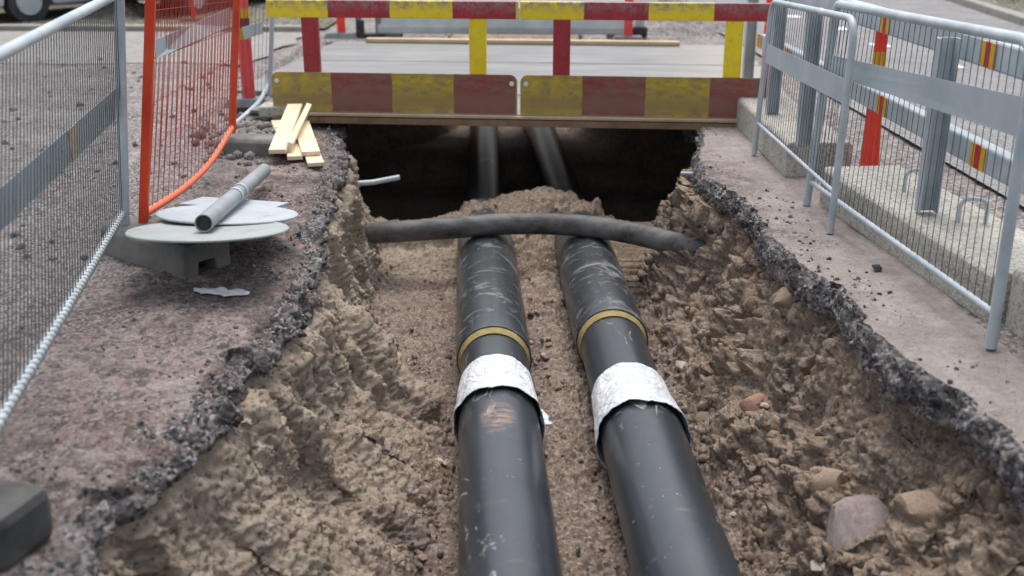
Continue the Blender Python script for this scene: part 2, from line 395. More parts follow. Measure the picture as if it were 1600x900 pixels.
for j, Y in enumerate(rows):
    xl = np.interp(Y, RL_Y, RL_X); xr = np.interp(Y, RR_Y, RR_X)
    n0 = Vector((Y*2.3, 3.1, .7)); n1 = Vector((Y*2.1, 9.1, 4.7))
    st = lambda f_, sd_: (lambda q_, fr: lerp(noise.cell(Vector((q_, sd_, 0))), noise.cell(Vector((q_+1, sd_, 0))), float(sstep(.86, 1, fr))))(math.floor(Y*f_), Y*f_-math.floor(Y*f_))
    brk_l, brk_r = st(2.7, 3), st(2.3, 11)      # slabs snapped off one by one
    thick_l = 1+.45*nn(Vector((Y*1.7, 2, 2))); thick_r = 1+.40*nn(Vector((Y*1.9, 8, 2)))
    xl += .06*(brk_l-.3); xr -= .06*(brk_r-.3)
    xl += .045*nrm1(n0) + .03*noise.noise(Vector((Y*9, 1.5, 0)))
    xr += .05*nrm1(n1) + .025*noise.noise(Vector((Y*11, 7.5, 0)))
    e = float(sstep(13.0, 15.7, Y))               # the trench runs out to the surface behind the bridge
    dark_void = float(sstep(8.15, 8.7, Y)*(1-sstep(11.2, 12.4, Y)))   # extra width added under the bridge to keep the void dark
    # soil heaped over the pipes in front of the bridge
    mound = .24*math.exp(-((Y-8.25)/.42)**2) + .07*float(sstep(6.2, 7.6, Y)*(1-sstep(8.4, 9.0, Y)))
    mid = .12*math.exp(-((Y-8.6)/.40)**2) + .05*float(sstep(6.0, 7.2, Y)*(1-sstep(8.4, 9.0, Y)))
    steep = float(sstep(5.3, 7.0, Y))
    rib = .14*math.exp(-((Y-5.25)/.16)**2) - .08*math.exp(-((Y-5.72)/.22)**2) + .06*math.exp(-((Y-4.1)/.3)**2)
    deep = -.22*dark_void  # floor dropped there too, so less light reaches it
    c = 0
    for xo in left_far:
        P[j, c] = (xl+xo+(0 if xo < -2.0 else 0), Y, 0); K[c] = 0; c += 1
    for xo, z, kd in Lc:
        zz = z*(thick_l if -.3 < z < -.05 else 1)
        if kd == 2 and z < -.15:
            xo2 = xo*(1-.72*steep) if xo > 0 else xo
            xo2 += rib*min(1, (-z-.15)/.25)*min(1, (z+1.0)/.15) - dark_void*.9*min(1, (-z-.15)/.15)
        else: xo2 = xo
        if z < -.3:
            zz = z + mound*min(1, (-z-.3)/.6)*1.0 + deep*min(1, (-z-.3)/.6)
        P[j, c] = (xl+xo2, Y, zz*(1-e)); K[c] = kd; c += 1
    xa = P[j, c-1, 0]; xb = xr + R_ctrl[0][0] + dark_void*.7
    for i in range(NF):
        t = (i+1)/(NF+1); x = lerp(xa, xb, t)
        lump = .06*math.exp(-((x-.22)/.22)**2)
        heap = mound + mid*math.exp(-((x-.13)/.50)**4)
        z = -.985 + lump + heap + deep
        P[j, c] = (x, Y, z*(1-e)); K[c] = 2; c += 1
    for xo, z, kd in Rc:
        xo2 = xo*((1-.5*float(sstep(6.0, 7.2, Y))) if (kd == 2 and xo < 0) else 1) + (dark_void*.7*min(1, (-z-.15)/.15) if (kd == 2 and z < -.15) else 0)
        zz = z*(thick_r if -.3 < z < -.05 else 1)
        if z < -.3: zz = z + mound*min(1, (-z-.3)/.6) + deep*min(1, (-z-.3)/.6)
        P[j, c] = (xr+xo2, Y, zz*(1-e)); K[c] = kd; c += 1
    for xo in right_far:
        P[j, c] = (xr+xo, Y, 0); K[c] = 0; c += 1
    # a sandy rib running down the left bank and softer gullies beside it
# normals of the undisturbed surface
du = np.gradient(P, axis=1); dv = np.gradient(P, axis=0)
N = np.cross(du, dv); N /= (np.linalg.norm(N, axis=2, keepdims=True)+1e-9)
N[N[:, :, 2] < -.75] *= -1
D = np.zeros((nr, nc)); DZ = np.zeros((nr, nc))
nf = noise.fractal; nn = noise.noise; vo = noise.voronoi; cellr = noise.cell
def clod(p, sc, seed):
    q = Vector((p.x*sc+seed, p.y*sc, p.z*sc)); d, pt = vo(q)
    a = cellr(pt[0]*3.7+Vector((seed, 0, 0)))
    return max(0.0, .62-d[0])*(.35+.65*abs(a))*min(1.0, (d[1]-d[0])*3)
def chunk(p, sc, seed):
    w_ = .25*nn(p*sc*.8)
    d, pt = vo(Vector((p.x*sc+seed+w_, p.y*sc+w_, p.z*sc)))
    return (abs(cellr(pt[0]*5.1+Vector((seed, 1, 0))))*1.3-.35)*min(1.0, (d[1]-d[0])*5.5)
for j in range(nr):
    Y = rows[j]
    if Y > 17.5 or Y < 1.2: continue
    detail = Y < 9.6
    for c in range(nc):
        x, yy, z = P[j, c]
        if abs(x) > 3.2: continue
        p = Vector((x, yy, z)); kd = K[c]
        if kd == 2:
            depth = min(1.0, max(0.0, (-z-.13)/.1))
            wall = min(1.0, max(0.0, (-.35-z)/-.5 + 1)) if z > -.9 else .35
            wall = .30 + .70*min(1, max(0, (z+.98)/.28))
            d = .11*nf(Vector((x*1.6, yy*1.35, z*1.6)), 1, 2, 3)*wall
            if detail:
                ridge = 1-abs(nn(Vector((x*3.2+1.1*yy, yy*2.6-.8*x, z*1.5+3))))*2
                d += .05*ridge*wall*(.55 if x < .3 else .9)
                d += (.045 if x > .3 else .028)*nf(Vector((x*8, yy*8, z*8)), .9, 2.1, 4)*(.3+.7*wall)
                rgt = 1.0 if x > .6 else .16
                # angular chunks, in patches
                pat = max(0.0, min(1.0, .5+1.3*nn(Vector((x*1.9+5, yy*1.9, z*1.9)))))
                d += .125*chunk(p, 5.5, 3)*wall*rgt*pat
                d += .07*chunk(p, 12, 9)*(.3+.7*wall)*rgt*pat
                if x < .3:
                    gul = 1-abs(nn(Vector((yy*5.2+.6*z, z*1.1, 2.7))))*2.2
                    d += .045*gul*wall + .016*nn(Vector((yy*17, z*3.2, 8)))*wall
                d += .035*clod(p, 9, 4)*(.25+.75*wall)*rgt*(1-.6*pat)
                d += .026*chunk(p, 27, 5)*(.35+.65*pat)*(1 if x > .3 else .55)
                d += .006*(random.random()-.5)*(1 if x > .3 else .5)
                d += .020*nf(Vector((x*36, yy*36, z*36)), .7, 2, 3)
            D[j, c] = d*depth
        elif kd == 1:
            D[j, c] = .03*nf(Vector((x*7, yy*7, z*7)), .9, 2, 4) + ((.045*chunk(p, 7, 2) + .022*chunk(p, 19, 6))*(.4+1.2*abs(nn(Vector((x*1.5, yy*1.5, 4))))) + .016*clod(p, 24, 4) + .009*nf(Vector((x*40, yy*40, z*40)), .8, 2, 3) if detail else 0) - .012
        else:
            hl = 1.0 if x < 0 else .55
            rimd = max(0.0, 1-abs((x-P[j, len(left_far)+40 if False else 0, 0])) if False else 0)
            DZ[j, c] = hl*(.020*nf(Vector((x*2.2, yy*2.2, 3)), 1, 2, 4) + .011*nf(Vector((x*13, yy*13, 3)), .9, 2, 4) + (.012*clod(Vector((x, yy, 0)), 14, 8) + .007*clod(Vector((x, yy, 0)), 36, 6) + .005*nn(Vector((x*60, yy*60, 0))) if detail else 0)) - .012*hl
P0 = P.copy()
P += N*D[:, :, None]; P[:, :, 2] += DZ
# bed of the bridge
under = sstep(8.5, 8.8, rows)*(1-sstep(14.6, 15, rows))
for c in range(nc):
    if K[c] < 2: P[:, c, 2] -= .06*under*(np.abs(P[:, c, 0]) < 2.6)
def grid_obj(name, sel, mats, mfun):
    idx = -np.ones(nr*nc, int); fs = []; mi = []
    for j in range(nr-1):
        for c in range(nc-1):
            if sel(j, c):
                fs.append((j*nc+c, j*nc+c+1, (j+1)*nc+c+1, (j+1)*nc+c)); mi.append(mfun(j, c))
    fa = np.array(fs); used = np.unique(fa); idx[used] = np.arange(len(used))
    me = bpy.data.meshes.new(name); vs = P.reshape(-1, 3)[used]
    me.vertices.add(len(vs)); me.vertices.foreach_set('co', vs.astype(np.float32).ravel())
    me.loops.add(fa.size); me.loops.foreach_set('vertex_index', idx[fa].astype(np.int32).ravel())
    me.polygons.add(len(fa)); me.polygons.foreach_set('loop_start', (np.arange(len(fa))*4).astype(np.int32))
    me.polygons.foreach_set('material_index', np.array(mi, np.int32))
    me.polygons.foreach_set('use_smooth', np.ones(len(fa), bool))
    for m_ in mats: me.materials.append(M[m_])
    me.update(calc_edges=True); me.validate()
    o = bpy.data.objects.new(name, me); COL.objects.link(o); o['kind'] = 'structure'; return o
nLg = max(i for i, q_ in enumerate(Lc) if q_[2] == 1)
is_soil = lambda j, c: K[c] == 2 and rows[j] < 15.65
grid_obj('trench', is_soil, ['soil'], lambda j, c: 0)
def gm(j, c):
    x = P0[j, c, 0]
    if rows[j] < 15.65 and K[c] < 2 and x < 0:
        off_ = x - P0[j, len(left_far)+nLg, 0]
        if off_ > -.04+.11*nn(Vector((x*5, rows[j]*5, 1)))+.07*nn(Vector((x*17, rows[j]*17, 2))): return 1
    elif K[c] == 1 and rows[j] < 15.65: return 1
    return 0 if (-2.6 < x < 1.95 and rows[j] < 9.0) else 2
grid_obj('ground', lambda j, c: not is_soil(j, c), ['old_asphalt', 'crust', 'gravel'], gm)
from mathutils.bvhtree import BVHTree
_t = bpy.data.objects['trench'].data; _g = bpy.data.objects['ground'].data
BVT = BVHTree.FromPolygons([v.co for v in _t.vertices], [p.vertices for p in _t.polygons])
BVG = BVHTree.FromPolygons([v.co for v in _g.vertices], [p.vertices for p in _g.polygons])
def hit(px, py):
    """the point of the built ground seen at a pixel of the photograph"""
    d = Vector(ray(px, py)).normalized(); o_ = Vector((0, 0, CH)); best = None
    for b in (BVT, BVG):
        r_ = b.ray_cast(o_, d)
        if r_[0] is not None and (best is None or r_[3] < best[3]): best = r_
    return (best[0], best[1]) if best else (at(px, py), Vector((0, 0, 1)))
def gz(x, y_):
    r_ = BVG.ray_cast(Vector((x, y_, 3)), Vector((0, 0, -1)))
    return r_[0].z if r_[0] is not None else 0.0

# ------------------------------------------------------------------ roads, verges (sheets above the ground)
def sheet(name, pts, mat, z, zs=None):
    mb = MB(); mb.add([(p[0], p[1], z if zs is None else zs[i]) for i, p in enumerate(pts)], [tuple(range(len(pts)))])
    o = mb.build(name, mat); o['kind'] = 'structure'; return o
edge = lambda a, b, n, am, sd_: [(lerp(a[0], b[0], i/n)+am*nn(Vector((i*.9, sd_, 0))), lerp(a[1], b[1], i/n)+am*nn(Vector((i*.7, sd_, 5)))) for i in range(n)]
sheet('side_road', edge((-60, 14.5), (-2.9, 12.0), 60, .35, 1)+edge((-2.9, 12.0), (-2.7, 15.2), 8, .2, 2)+[(-2.7, 15.2), (-60, 17.0)], 'pale_road', .008)
sheet('site_road', edge((-9, 17.6), (2.6, 17.2), 14, .25, 3)+[(3.2, 26), (8, 60), (-20, 60)], 'pale_road', .008)
sheet('road', [(3.05, -6), (7.3, -6), (7.3, 16), (8.6, 26), (14, 60), (9, 60), (3.9, 26), (2.75, 17), (2.85, 14)], 'road_asphalt', .02)
vb = MB()
vx = [(7.55, .12), (8.2, .2), (9.5, .75), (12, 1.6), (18, 2.2), (60, 3)]
vy = [-6, 4, 9, 12, 14, 16, 18, 21, 26, 34, 60]
off = lambda yy: np.interp(yy, [-6, 16, 26, 60], [0, 0, 1.35, 7])
vs = [(x+off(yy), yy, z+.12*nn(Vector((x, yy*.7, 2)))) for yy in vy for x, z in vx]
n_ = len(vx); vb.add(vs, [(j*n_+i, j*n_+i+1, (j+1)*n_+i+1, (j+1)*n_+i) for j in range(len(vy)-1) for i in range(n_-1)])
o = vb.build('verge', 'verge_soil', smooth=60); o['kind'] = 'structure'
kb = MB()
for a, b in zip([-6, 16, 26], [16, 26, 60]):
    kb.bar((7.42+off(a), a, .06), (7.42+off(b), b, .06), .22, .14)
o = kb.build('kerb', 'kerb_stone', bevel=.015); o['kind'] = 'structure'
kb = MB(); kb.bar((-60, 17.15, .03), (-2.7, 15.35, .03), .2, .10); o = kb.build('kerb', 'kerb_stone', bevel=.02); o['kind'] = 'structure'
sheet('verge', [(-60, 17.3), (-2.6, 15.5), (-2.6, 19), (-60, 21)], 'verge_soil', .03)
for i, (px, py) in enumerate([(1312, 45), (1375, 71), (1485, 103), (1240, 26)]):
    p = at(px, py, .024); mb = MB(); mb.box((p.x, p.y, .0265), .20, .34, .005); o = mb.build('road_marking', 'white_paint'); o['kind'] = 'structure'

# ------------------------------------------------------------------ loose stones
ico = bmesh.new(); bmesh.ops.create_icosphere(ico, subdivisions=1, radius=1)
IV1 = np.array([v.co for v in ico.verts]); IF1 = np.array([[v.index for v in f.verts] for f in ico.faces]); ico.free()
ico = bmesh.new(); bmesh.ops.create_icosphere(ico, subdivisions=3, radius=1)
IV3 = [v.co.copy() for v in ico.verts]; IF3 = [tuple(v.index for v in f.verts) for f in ico.faces]; ico.free()
def rock_mesh(name, mat, seed, flat=(1, .8, .65), rough=.35):
    me = bpy.data.meshes.new(name); vs = []
    for v in IV3:
        q = v*1.3 + Vector((seed*7.3, seed*1.7, 0)); d, pt = vo(q)
        r_ = 1 + rough*(nf(q*.9, 1, 2, 3)) - .05*max(0.0, 1-(d[1]-d[0])*5) + .06*nf(q*5, 1, 2, 3)
        co = v*r_
        # break flat faces
        for a in range(9):
            h = Vector((math.sin(seed*3+a*2.1), math.cos(seed*5+a*1.3), math.sin(seed+a*4.7))).normalized()
            e = co.dot(h) - .60
            if e > 0: co = co - h*e*.85
        vs.append((co.x*flat[0], co.y*flat[1], co.z*flat[2]))
    me.from_pydata(vs, [], IF3); me.materials.append(M[mat])
    me.polygons.foreach_set('use_smooth', [True]*len(me.polygons)); me.set_sharp_from_angle(angle=R(38))
    return me
def rubble(name, label_cat, pts, nrm, sizes, mat, sink=.25):
    n = len(pts); V = np.repeat(IV1[None], n, 0)
    V = V*(1+.35*(np.random.rand(n, len(IV1), 1)-.5))*np.random.uniform(.6, 1.15, (n, 1, 3))
    a = np.random.rand(n)*6.28; ca, sa = np.cos(a), np.sin(a); b = np.random.rand(n)*6.28; cb, sb = np.cos(b), np.sin(b)
    x = V[:, :, 0]*ca[:, None]-V[:, :, 1]*sa[:, None]; y_ = V[:, :, 0]*sa[:, None]+V[:, :, 1]*ca[:, None]; z = V[:, :, 2]
    y2 = y_*cb[:, None]-z*sb[:, None]; z2 = y_*sb[:, None]+z*cb[:, None]
    V = np.stack([x, y2, z2], 2)*sizes[:, None, None] + (pts+nrm*(sizes*sink)[:, None])[:, None, :]
    F = (IF1[None]+(np.arange(n)*len(IV1))[:, None, None]).reshape(-1, 3)
    me = bpy.data.meshes.new(name); V = V.reshape(-1, 3).astype(np.float32)
    me.vertices.add(len(V)); me.vertices.foreach_set('co', V.ravel())
    me.loops.add(F.size); me.loops.foreach_set('vertex_index', F.astype(np.int32).ravel())
    me.polygons.add(len(F)); me.polygons.foreach_set('loop_start', (np.arange(len(F))*3).astype(np.int32))
    me.materials.append(M[mat]); me.update(calc_edges=True); me.validate()
    o = bpy.data.objects.new(name, me); COL.objects.link(o); o['kind'] = 'stuff'
    o['label'], o['category'] = label_cat; return o
du = np.gradient(P, axis=1); dv = np.gradient(P, axis=0)
NN = np.cross(du, dv); NN /= (np.linalg.norm(NN, axis=2, keepdims=True)+1e-9)
jr = np.where((rows > 2.0) & (rows < 9.2))[0]
def scatter(n, cols, powr, smin, smax):
    js = np.random.choice(jr, n*3); cs = np.random.choice(cols, n*3)
    kp = [i for i in range(n*3) if nn(Vector(P[js[i], cs[i]])*2.3) + .5*nn(Vector(P[js[i], cs[i]])*7) > random.uniform(-.35, .55)][:n]
    js, cs = js[kp], cs[kp]; n = len(kp)
    s_ = smin + (smax-smin)*np.random.rand(n)**powr
    return P[js, cs], NN[js, cs], s_*np.interp(rows[js], [2, 5, 9], [.75, 1, 1.25])
cs_soil = np.array([c for c in range(nc) if K[c] == 2])
base_l = len(left_far)+len(Lc); floor_c = np.arange(base_l-20, base_l+NF+40)
a1 = scatter(3600, cs_soil, 4, .003, .024); a2 = scatter(1500, floor_c, 3.4, .004, .026)
rubble('soil_rubble', ('crumbs of brown soil and small stones covering the trench banks', 'rubble'), *[np.concatenate(q) for q in zip(a1, a2)], 'soil', .1)
cs_r = np.arange(base_l+NF-10, base_l+NF+60)
a3 = scatter(1100, cs_r, 3.0, .007, .05)
rubble('stone_rubble', ('brown broken stones lying in the right trench bank', 'rubble'), *a3, 'soil', -.15)
cs_g = np.array([c for c in range(nc) if K[c] < 2 and -1.9 < P0[jr[100], c, 0] < 2.0])
a4 = scatter(2600, cs_g, 4, .0025, .015)
rubble('asphalt_grit', ('dark and pinkish grit strewn over the broken asphalt', 'grit'), *a4, 'crust', .1)
cs_k = np.array([c for c in range(nc) if K[c] == 1])
a5 = scatter(1500, cs_k, 3, .003, .016)
rubble('asphalt_crumbs', ('crumbling black asphalt chips along both broken edges', 'asphalt chips'), *a5, 'crust', .0)
# heap of dark clods on the ground left of the wood
q = []
for i in range(420):
    px, py = random.gauss(385, 42), random.gauss(205, 20)
    if not (300 < px < 470 and 172 < py < 262): continue
    p = at(px, py, 0); p.z = gz(p.x, p.y); q.append(p)
q = np.array([tuple(v) for v in q]); rubble('soil_clods', ('dark clods of earth heaped by the fence foot and wood', 'clods'), q, np.tile([0, 0, 1.], (len(q), 1)), .012+.05*np.random.rand(len(q))**2.5, 'gravel', .3)

q = []
while len(q) < 700:
    x, y_ = random.uniform(-7.5, -1.9), random.uniform(4.0, 13)
    if nn(Vector((x*.7, y_*.7, 3))) > -.1: q.append((x, y_, gz(x, y_)))
rubble('yard_stones', ('small grey stones strewn over the yard behind the left fence', 'stones'), np.array(q), np.tile([0, 0, 1.], (len(q), 1)), .006+.034*np.random.rand(len(q))**3, 'gravel', .2)

def stone(px, py, rad, mat, label, seed, flat=(1, .8, .65), sink=.2, group=None, rz=None):
    p, n = hit(px, py)
    o = bpy.data.objects.new('stone', rock_mesh('stone', mat, seed, flat)); COL.objects.link(o)
    o.location = p + n*rad*sink; o.scale = (rad,)*3
    o.rotation_euler = (random.uniform(-.4, .4), random.uniform(-.4, .4), rz if rz is not None else random.uniform(0, 6))
    return tag(o, label, 'stone', group)
stone(1340, 822, .225, 'stone_purple', 'big flat purplish grey boulder bedded in the foot of the right bank', 3, (1, .75, .8), -.35, rz=.3)
stone(1180, 640, .085, 'stone_red', 'reddish crumbling stone in the right bank', 5, (.7, 1.2, 1), -.15)
stone(1066, 572, .062, 'stone_pale', 'pale pinkish stone beside the right pipe wrap', 8, (.7, 1.2, .6), .1)
stone(1098, 655, .05, 'stone_brown', 'rounded brown stone just right of the right pipe wrap', 11, (1.1, .8, .7), .2)
stone(1300, 745, .10, 'stone_brown', 'jagged brown rock above the big purplish boulder', 14, (1, .8, .7), -.2)
stone(1277, 886, .04, 'stone_pale', 'small rounded pale stone at the foot of the boulder', 17, (1.2, .9, .7), .2)
stone(1210, 725, .055, 'stone_brown', 'tan stone left of the jagged rock', 19, (1, .8, .7), .0)
stone(1115, 595, .05, 'stone_brown', 'brown stone above the pale pinkish stone', 21, (1.1, .8, .6), .1)
stone(688, 722, .035, 'stone_pale', 'small pale stone on the floor left of the left pipe', 23, (1.2, .9, .6), .1)
stone(1440, 790, .12, 'stone_brown', 'large sandy lump in the right bank under the asphalt edge', 26, (1, .9, .8), -.35)
stone(1225, 470, .08, 'stone_brown', 'brown stone high in the right bank below the fence', 28, (1, .8, .8), -.2)
stone(1370, 424, .033, 'stone_dark', 'small square black asphalt lump lying on the right ledge', 31, (1, .8, .7), .5)
stone(395, 205, .05, 'stone_brown', 'brown clod on the ground left of the planks', 33, (1.1, .9, .6), .3)
for i in range(26):
    px, py, wh = random.choice([(random.uniform(1060, 1180), random.uniform(560, 880), 'lying at the foot of the right bank'), (random.uniform(1010, 1300), random.uniform(430, 700), 'stuck in the upper right bank'), (random.uniform(590, 700), random.uniform(420, 880), 'lying left of the left pipe'), (random.uniform(830, 890), random.uniform(400, 620), 'lying between the two pipes')])
    mt, cn = random.choice([('stone_brown', 'brown'), ('stone_brown', 'brown'), ('stone_pale', 'pale'), ('stone_purple', 'purplish')])
    stone(px, py, random.uniform(.014, .034), mt, 'small %s stone %s' % (cn, wh), 40+i, (1.1, .85, .65), .2, 'small loose stones in the trench')

# ------------------------------------------------------------------ the two district heating pipes
def pipe(label, path, jy, wy0, wy1, sleeve_y):
    # path: list of (x, y, z); helper gives the axis at a given y
    xs = lambda Y: Vector((np.interp(Y, [p[1] for p in path], [p[0] for p in path]), Y, np.interp(Y, [p[1] for p in path], [p[2] for p in path])))
    t = thing('heating_pipe', label, 'pipe', (0, 0, 0))
    ys = lambda a, b, n: [a+(b-a)*i/n for i in range(n+1)]
    MB().tube([xs(Y) for Y in ys(-5, wy0+.06, 8)], .20, 56).build('front_casing', 'pipe_plastic', t, smooth=40)
    MB().tube([xs(Y)-Vector((0, 0, .006)) for Y in ys(wy0+.05, sleeve_y+.1, 4)], .189, 56).build('inner_casing', 'pipe_plastic', t, smooth=40)
    # joint sleeve: outer shell with a thickness, foam ring just inside its mouth
    n = 56; mb = MB(); rings = [(sleeve_y+.02, .176), (sleeve_y+.004, .198), (sleeve_y, .209), (sleeve_y+.012, .2135)]
    rings += [(Y, .2135) for Y in (sleeve_y+.25, 6.9, 8.0, 9.0, 10.5, 12, 14.2, 15.2)]
    def lathe(rings, name, mat):
        mb = MB(); vs = []
        for Y, r_ in rings:
            c = xs(Y); vs += [c + Vector((r_*math.cos(2*math.pi*k_/n), 0, r_*math.sin(2*math.pi*k_/n))) for k_ in range(n)]
        mb.add(vs, [(i*n+k_, i*n+(k_+1)%n, (i+1)*n+(k_+1)%n, (i+1)*n+k_) for i in range(len(rings)-1) for k_ in range(n)])
        return mb.build(name, mat, t, smooth=40)
    lathe([(sleeve_y+.016, .2065), (sleeve_y, .2085), (sleeve_y, .2125), (sleeve_y+.012, .2145)] + [(Y, .2145) for Y in (sleeve_y+.25, 6.9, 8.0, 8.45)]+[(8.47, .19), (8.47, .15)], 'joint_sleeve', 'pipe_dusty')
    lathe([(Y, .162) for Y in (8.3, 9.0, 10.5, 12, 14.2, 15.2)], 'far_casing', 'pipe_plastic')
    lathe([(sleeve_y-.03, .182), (sleeve_y-.052, .186), (sleeve_y-.052, .1905), (sleeve_y-.03, .1965), (sleeve_y+.002, .2062), (sleeve_y+.05, .2066)], 'foam_ring', 'foam')
    # white film wrap: wavy flared sleeve of real thickness
    nr_, na = 22, 110; mb = MB(); vs = []
    sd_ = wy0*3.1
    for sh in (0, 1):
        for i in range(nr_+1):
            tt = i/nr_
            for k_ in range(na):
                a = 2*math.pi*k_/na
                edge = .035*nn(Vector((math.cos(a)*2.2+sd_, math.sin(a)*2.2, 1.3)))*(1-tt) + .016*nn(Vector((math.cos(a)*3+sd_, math.sin(a)*3, 6)))*tt
                Y = wy0 + (wy1-wy0)*tt + edge
                r_ = lerp(.227, .195, tt**.9) + .010*nf(Vector((math.cos(a)*2.5+sd_, math.sin(a)*2.5, tt*2.2)), 1, 2, 3)*(1-.55*tt)
                r_ += .005*abs(nn(Vector((math.cos(a)*7+sd_, math.sin(a)*7+tt*3, tt*2))))
                r_ = max(r_, .195 if Y > wy0+.06 else .207) - sh*.0035
                c = xs(Y); vs.append(c + Vector((r_*math.cos(a), 0, r_*math.sin(a))))
    ring = lambda s_, i, k_: s_*(nr_+1)*na + i*na + k_ % na
    fs = []
    for i in range(nr_):
        for k_ in range(na):
            fs.append((ring(0,i,k_), ring(0,i,k_+1), ring(0,i+1,k_+1), ring(0,i+1,k_)))
            fs.append((ring(1,i,k_+1), ring(1,i,k_), ring(1,i+1,k_), ring(1,i+1,k_+1)))
    for k_ in range(na):
        fs.append((ring(0,0,k_+1), ring(0,0,k_), ring(1,0,k_), ring(1,0,k_+1)))
        fs.append((ring(0,nr_,k_), ring(0,nr_,k_+1), ring(1,nr_,k_+1), ring(1,nr_,k_)))
    mb.add(vs, fs); wr = mb.build('film_wrap', 'wrap_film', t, smooth=60)
    return t, xs, wr
pl, plx, wrl = pipe('left black heating pipe with white film wrap, brown clay smear on top', [(.37, -5, -.78), (-.007, 3.57, -.78), (-.207, 8.03, -.78), (-.33, 12.7, -.78), (-.40, 15.3, -.78)], 0, 4.84, 5.30, 5.66)
pr, prx, wrr = pipe('right black heating pipe with white film wrap, clean front section', [(.955, -5, -.78), (.668, 3.57, -.78), (.518, 8.03, -.78), (.31, 12.7, -.78), (.2, 15.3, -.78)], 0, 4.68, 5.19, 5.93)
# torn flap of film sticking out at the right of the left wrap
mb = MB(); p = plx(4.9) + Vector((.205, -.03, .03))
pts = [p, p+Vector((.01, .06, .02)), p+Vector((.045, .03, -.01)), p+Vector((.04, 0, -.015)), p+Vector((.06, -.02, -.02)), p+Vector((.015, -.03, -.02))]
mb.prism(pts, (0, .004, .004)); mb.build('film_flap', 'wrap_film', wrl)

# old cable lying across both pipes
cp = [(520, 366, -.62), (585, 364, -.58), (650, 360, -.53), (720, 355, -.505), (790, 350, -.49), (860, 350, -.49), (930, 355, -.50), (1000, 367, -.49), (1060, 382, -.48), (1110, 398, -.47), (1150, 416, -.55), (1190, 440, -.68)]
cpts = [at(*c) for c in cp]
# smooth resample (Catmull-Rom)
def catmull(ps, n=8):
    out = []
    for i in range(len(ps)-1):
        p0, p1, p2, p3 = ps[max(i-1, 0)], ps[i], ps[i+1], ps[min(i+2, len(ps)-1)]
        for k_ in range(n):
            t = k_/n; out.append(.5*((2*p1)+(p2-p0)*t+(2*p0-5*p1+4*p2-p3)*t*t+(3*p1-p0-3*p2+p3)*t**3))
    out.append(ps[-1]); return out
cpts = catmull(cpts)
tag(MB().tube(cpts, [.077*(1+.008*math.sin(i*.7)) for i in range(len(cpts))], 28).build('old_cable', 'cable_dirty', None, smooth=50), 'dirty black plastic duct bent across both heating pipes', 'duct')
# iron rods sticking out of the banks under the bridge
a, b = aty(540, 288, 8.0), aty(624, 277, 8.15)
tag(MB().tube([a, lerp(a, b, .5)+Vector((0, 0, -.012)), b], .02, 10).build('rod', 'galvanised', None, smooth=50), 'grey rod sticking out of the left bank below the bridge', 'rod')
a, b = aty(1064, 271, 7.5), aty(1125, 274, 7.5)
mb = MB(); mb.tube([a, b], .014, 10); mb.tube([a+Vector((.004, 0, .006)), a+Vector((.006, 0, -.03))], .008, 8)
tag(mb.build('rod', 'galvanised', None, smooth=50), 'short grey rod sticking out of the right bank below the bridge', 'rod')

# ------------------------------------------------------------------ steel bridge over the trench
A, B = at(427, 173, .055), at(1150, 185, .055); dx = (B-A).normalized(); yaw = math.atan2(dx.y, dx.x)
dy = Vector((-dx.y, dx.x, 0)); UZ = Vector((0, 0, 1)); AX = (dx, dy, UZ)
A.z = 0
def bp(u, v, z): return A + dx*u + dy*v + Vector((0, 0, z))
br = thing('trench_bridge', 'steel plate bridge laid across the trench', 'bridge', A, yaw)
DEP = 4.8; LEN = 4.06
seams = [0, .95, 2.0, 3.05, 3.95, DEP]
for i, (v0, v1) in enumerate(zip(seams[:-1], seams[1:])):
    MB().box(bp(LEN/2-.2, (v0+v1)/2, .042+.004*(i % 2)), LEN+.9*(v0 > 0)+.02*(i % 3), v1-v0-.012, .026, AX).build('deck_plate', 'deck_steel', br, bevel=.003)
MB().box(bp(LEN/2, -.02, .036), LEN, .05, .018, AX).build('front_flange', 'pale_rust', br, bevel=.002)
MB().box(bp(LEN/2, .0, -.008), LEN, .086, .052, AX).build('edge_beam', 'rust', br, bevel=.004)
for v in (1.2, 2.4, 3.6, DEP-.08):
    MB().box(bp(LEN/2, v, -.002), LEN-.1, .1, .055, AX).build('cross_beam', 'rust', br)
tag(MB().box(bp(LEN/2-.38, DEP-.09, .085), LEN-.25, .14, .045, AX).build('timber_strip', 'old_wood', None, bevel=.004), 'long weathered timber lying along the far edge of the bridge', 'timber')
# two guard panels: toe plate, posts, painted rail
def guard(u0, label, posts):
    g = thing('guard_panel', label, 'guard rail', bp(u0, 0, 0), yaw, 'striped guard panels on the bridge')
    z0, z1, L = .058, .375, 2.018; rr = .06
    out = [(0.006, z0), (L-.006, z0)]
    for i in range(7):
        a = math.pi/2*i/6; out.append((L-.006-rr+rr*math.cos(a), z1-rr+rr*math.sin(a)))
    for i in range(7):
        a = math.pi/2+math.pi/2*i/6; out.append((.006+rr+rr*math.cos(a), z1-rr+rr*math.sin(a)))
    mb = MB(); mb.prism([bp(u0+u, -.012, z) for u, z in out], dy*.012)
    pl_ = mb.build('toe_plate', 'stripe_dirty', g, bevel=.002)
    for u in (.05, L-.05):
        h = MB(); h.tube([bp(u0+u, -.015, .305), bp(u0+u, .002, .305)], .019, 14); h.build('bolt_hole', 'white_paint', pl_, smooth=50)
    # square post cut to the rail, rail in front of it
    for u, m_ in posts:
        MB().box(bp(u0+u, .028, (.34+.81)/2), .135, .05, .81-.34, AX).build('post', m_, g, bevel=.004)
    MB().box(bp(u0+L/2, .028, .872), L-.004, .062, .135, AX).build('rail', 'stripe_paint', g, bevel=.006)
    return g
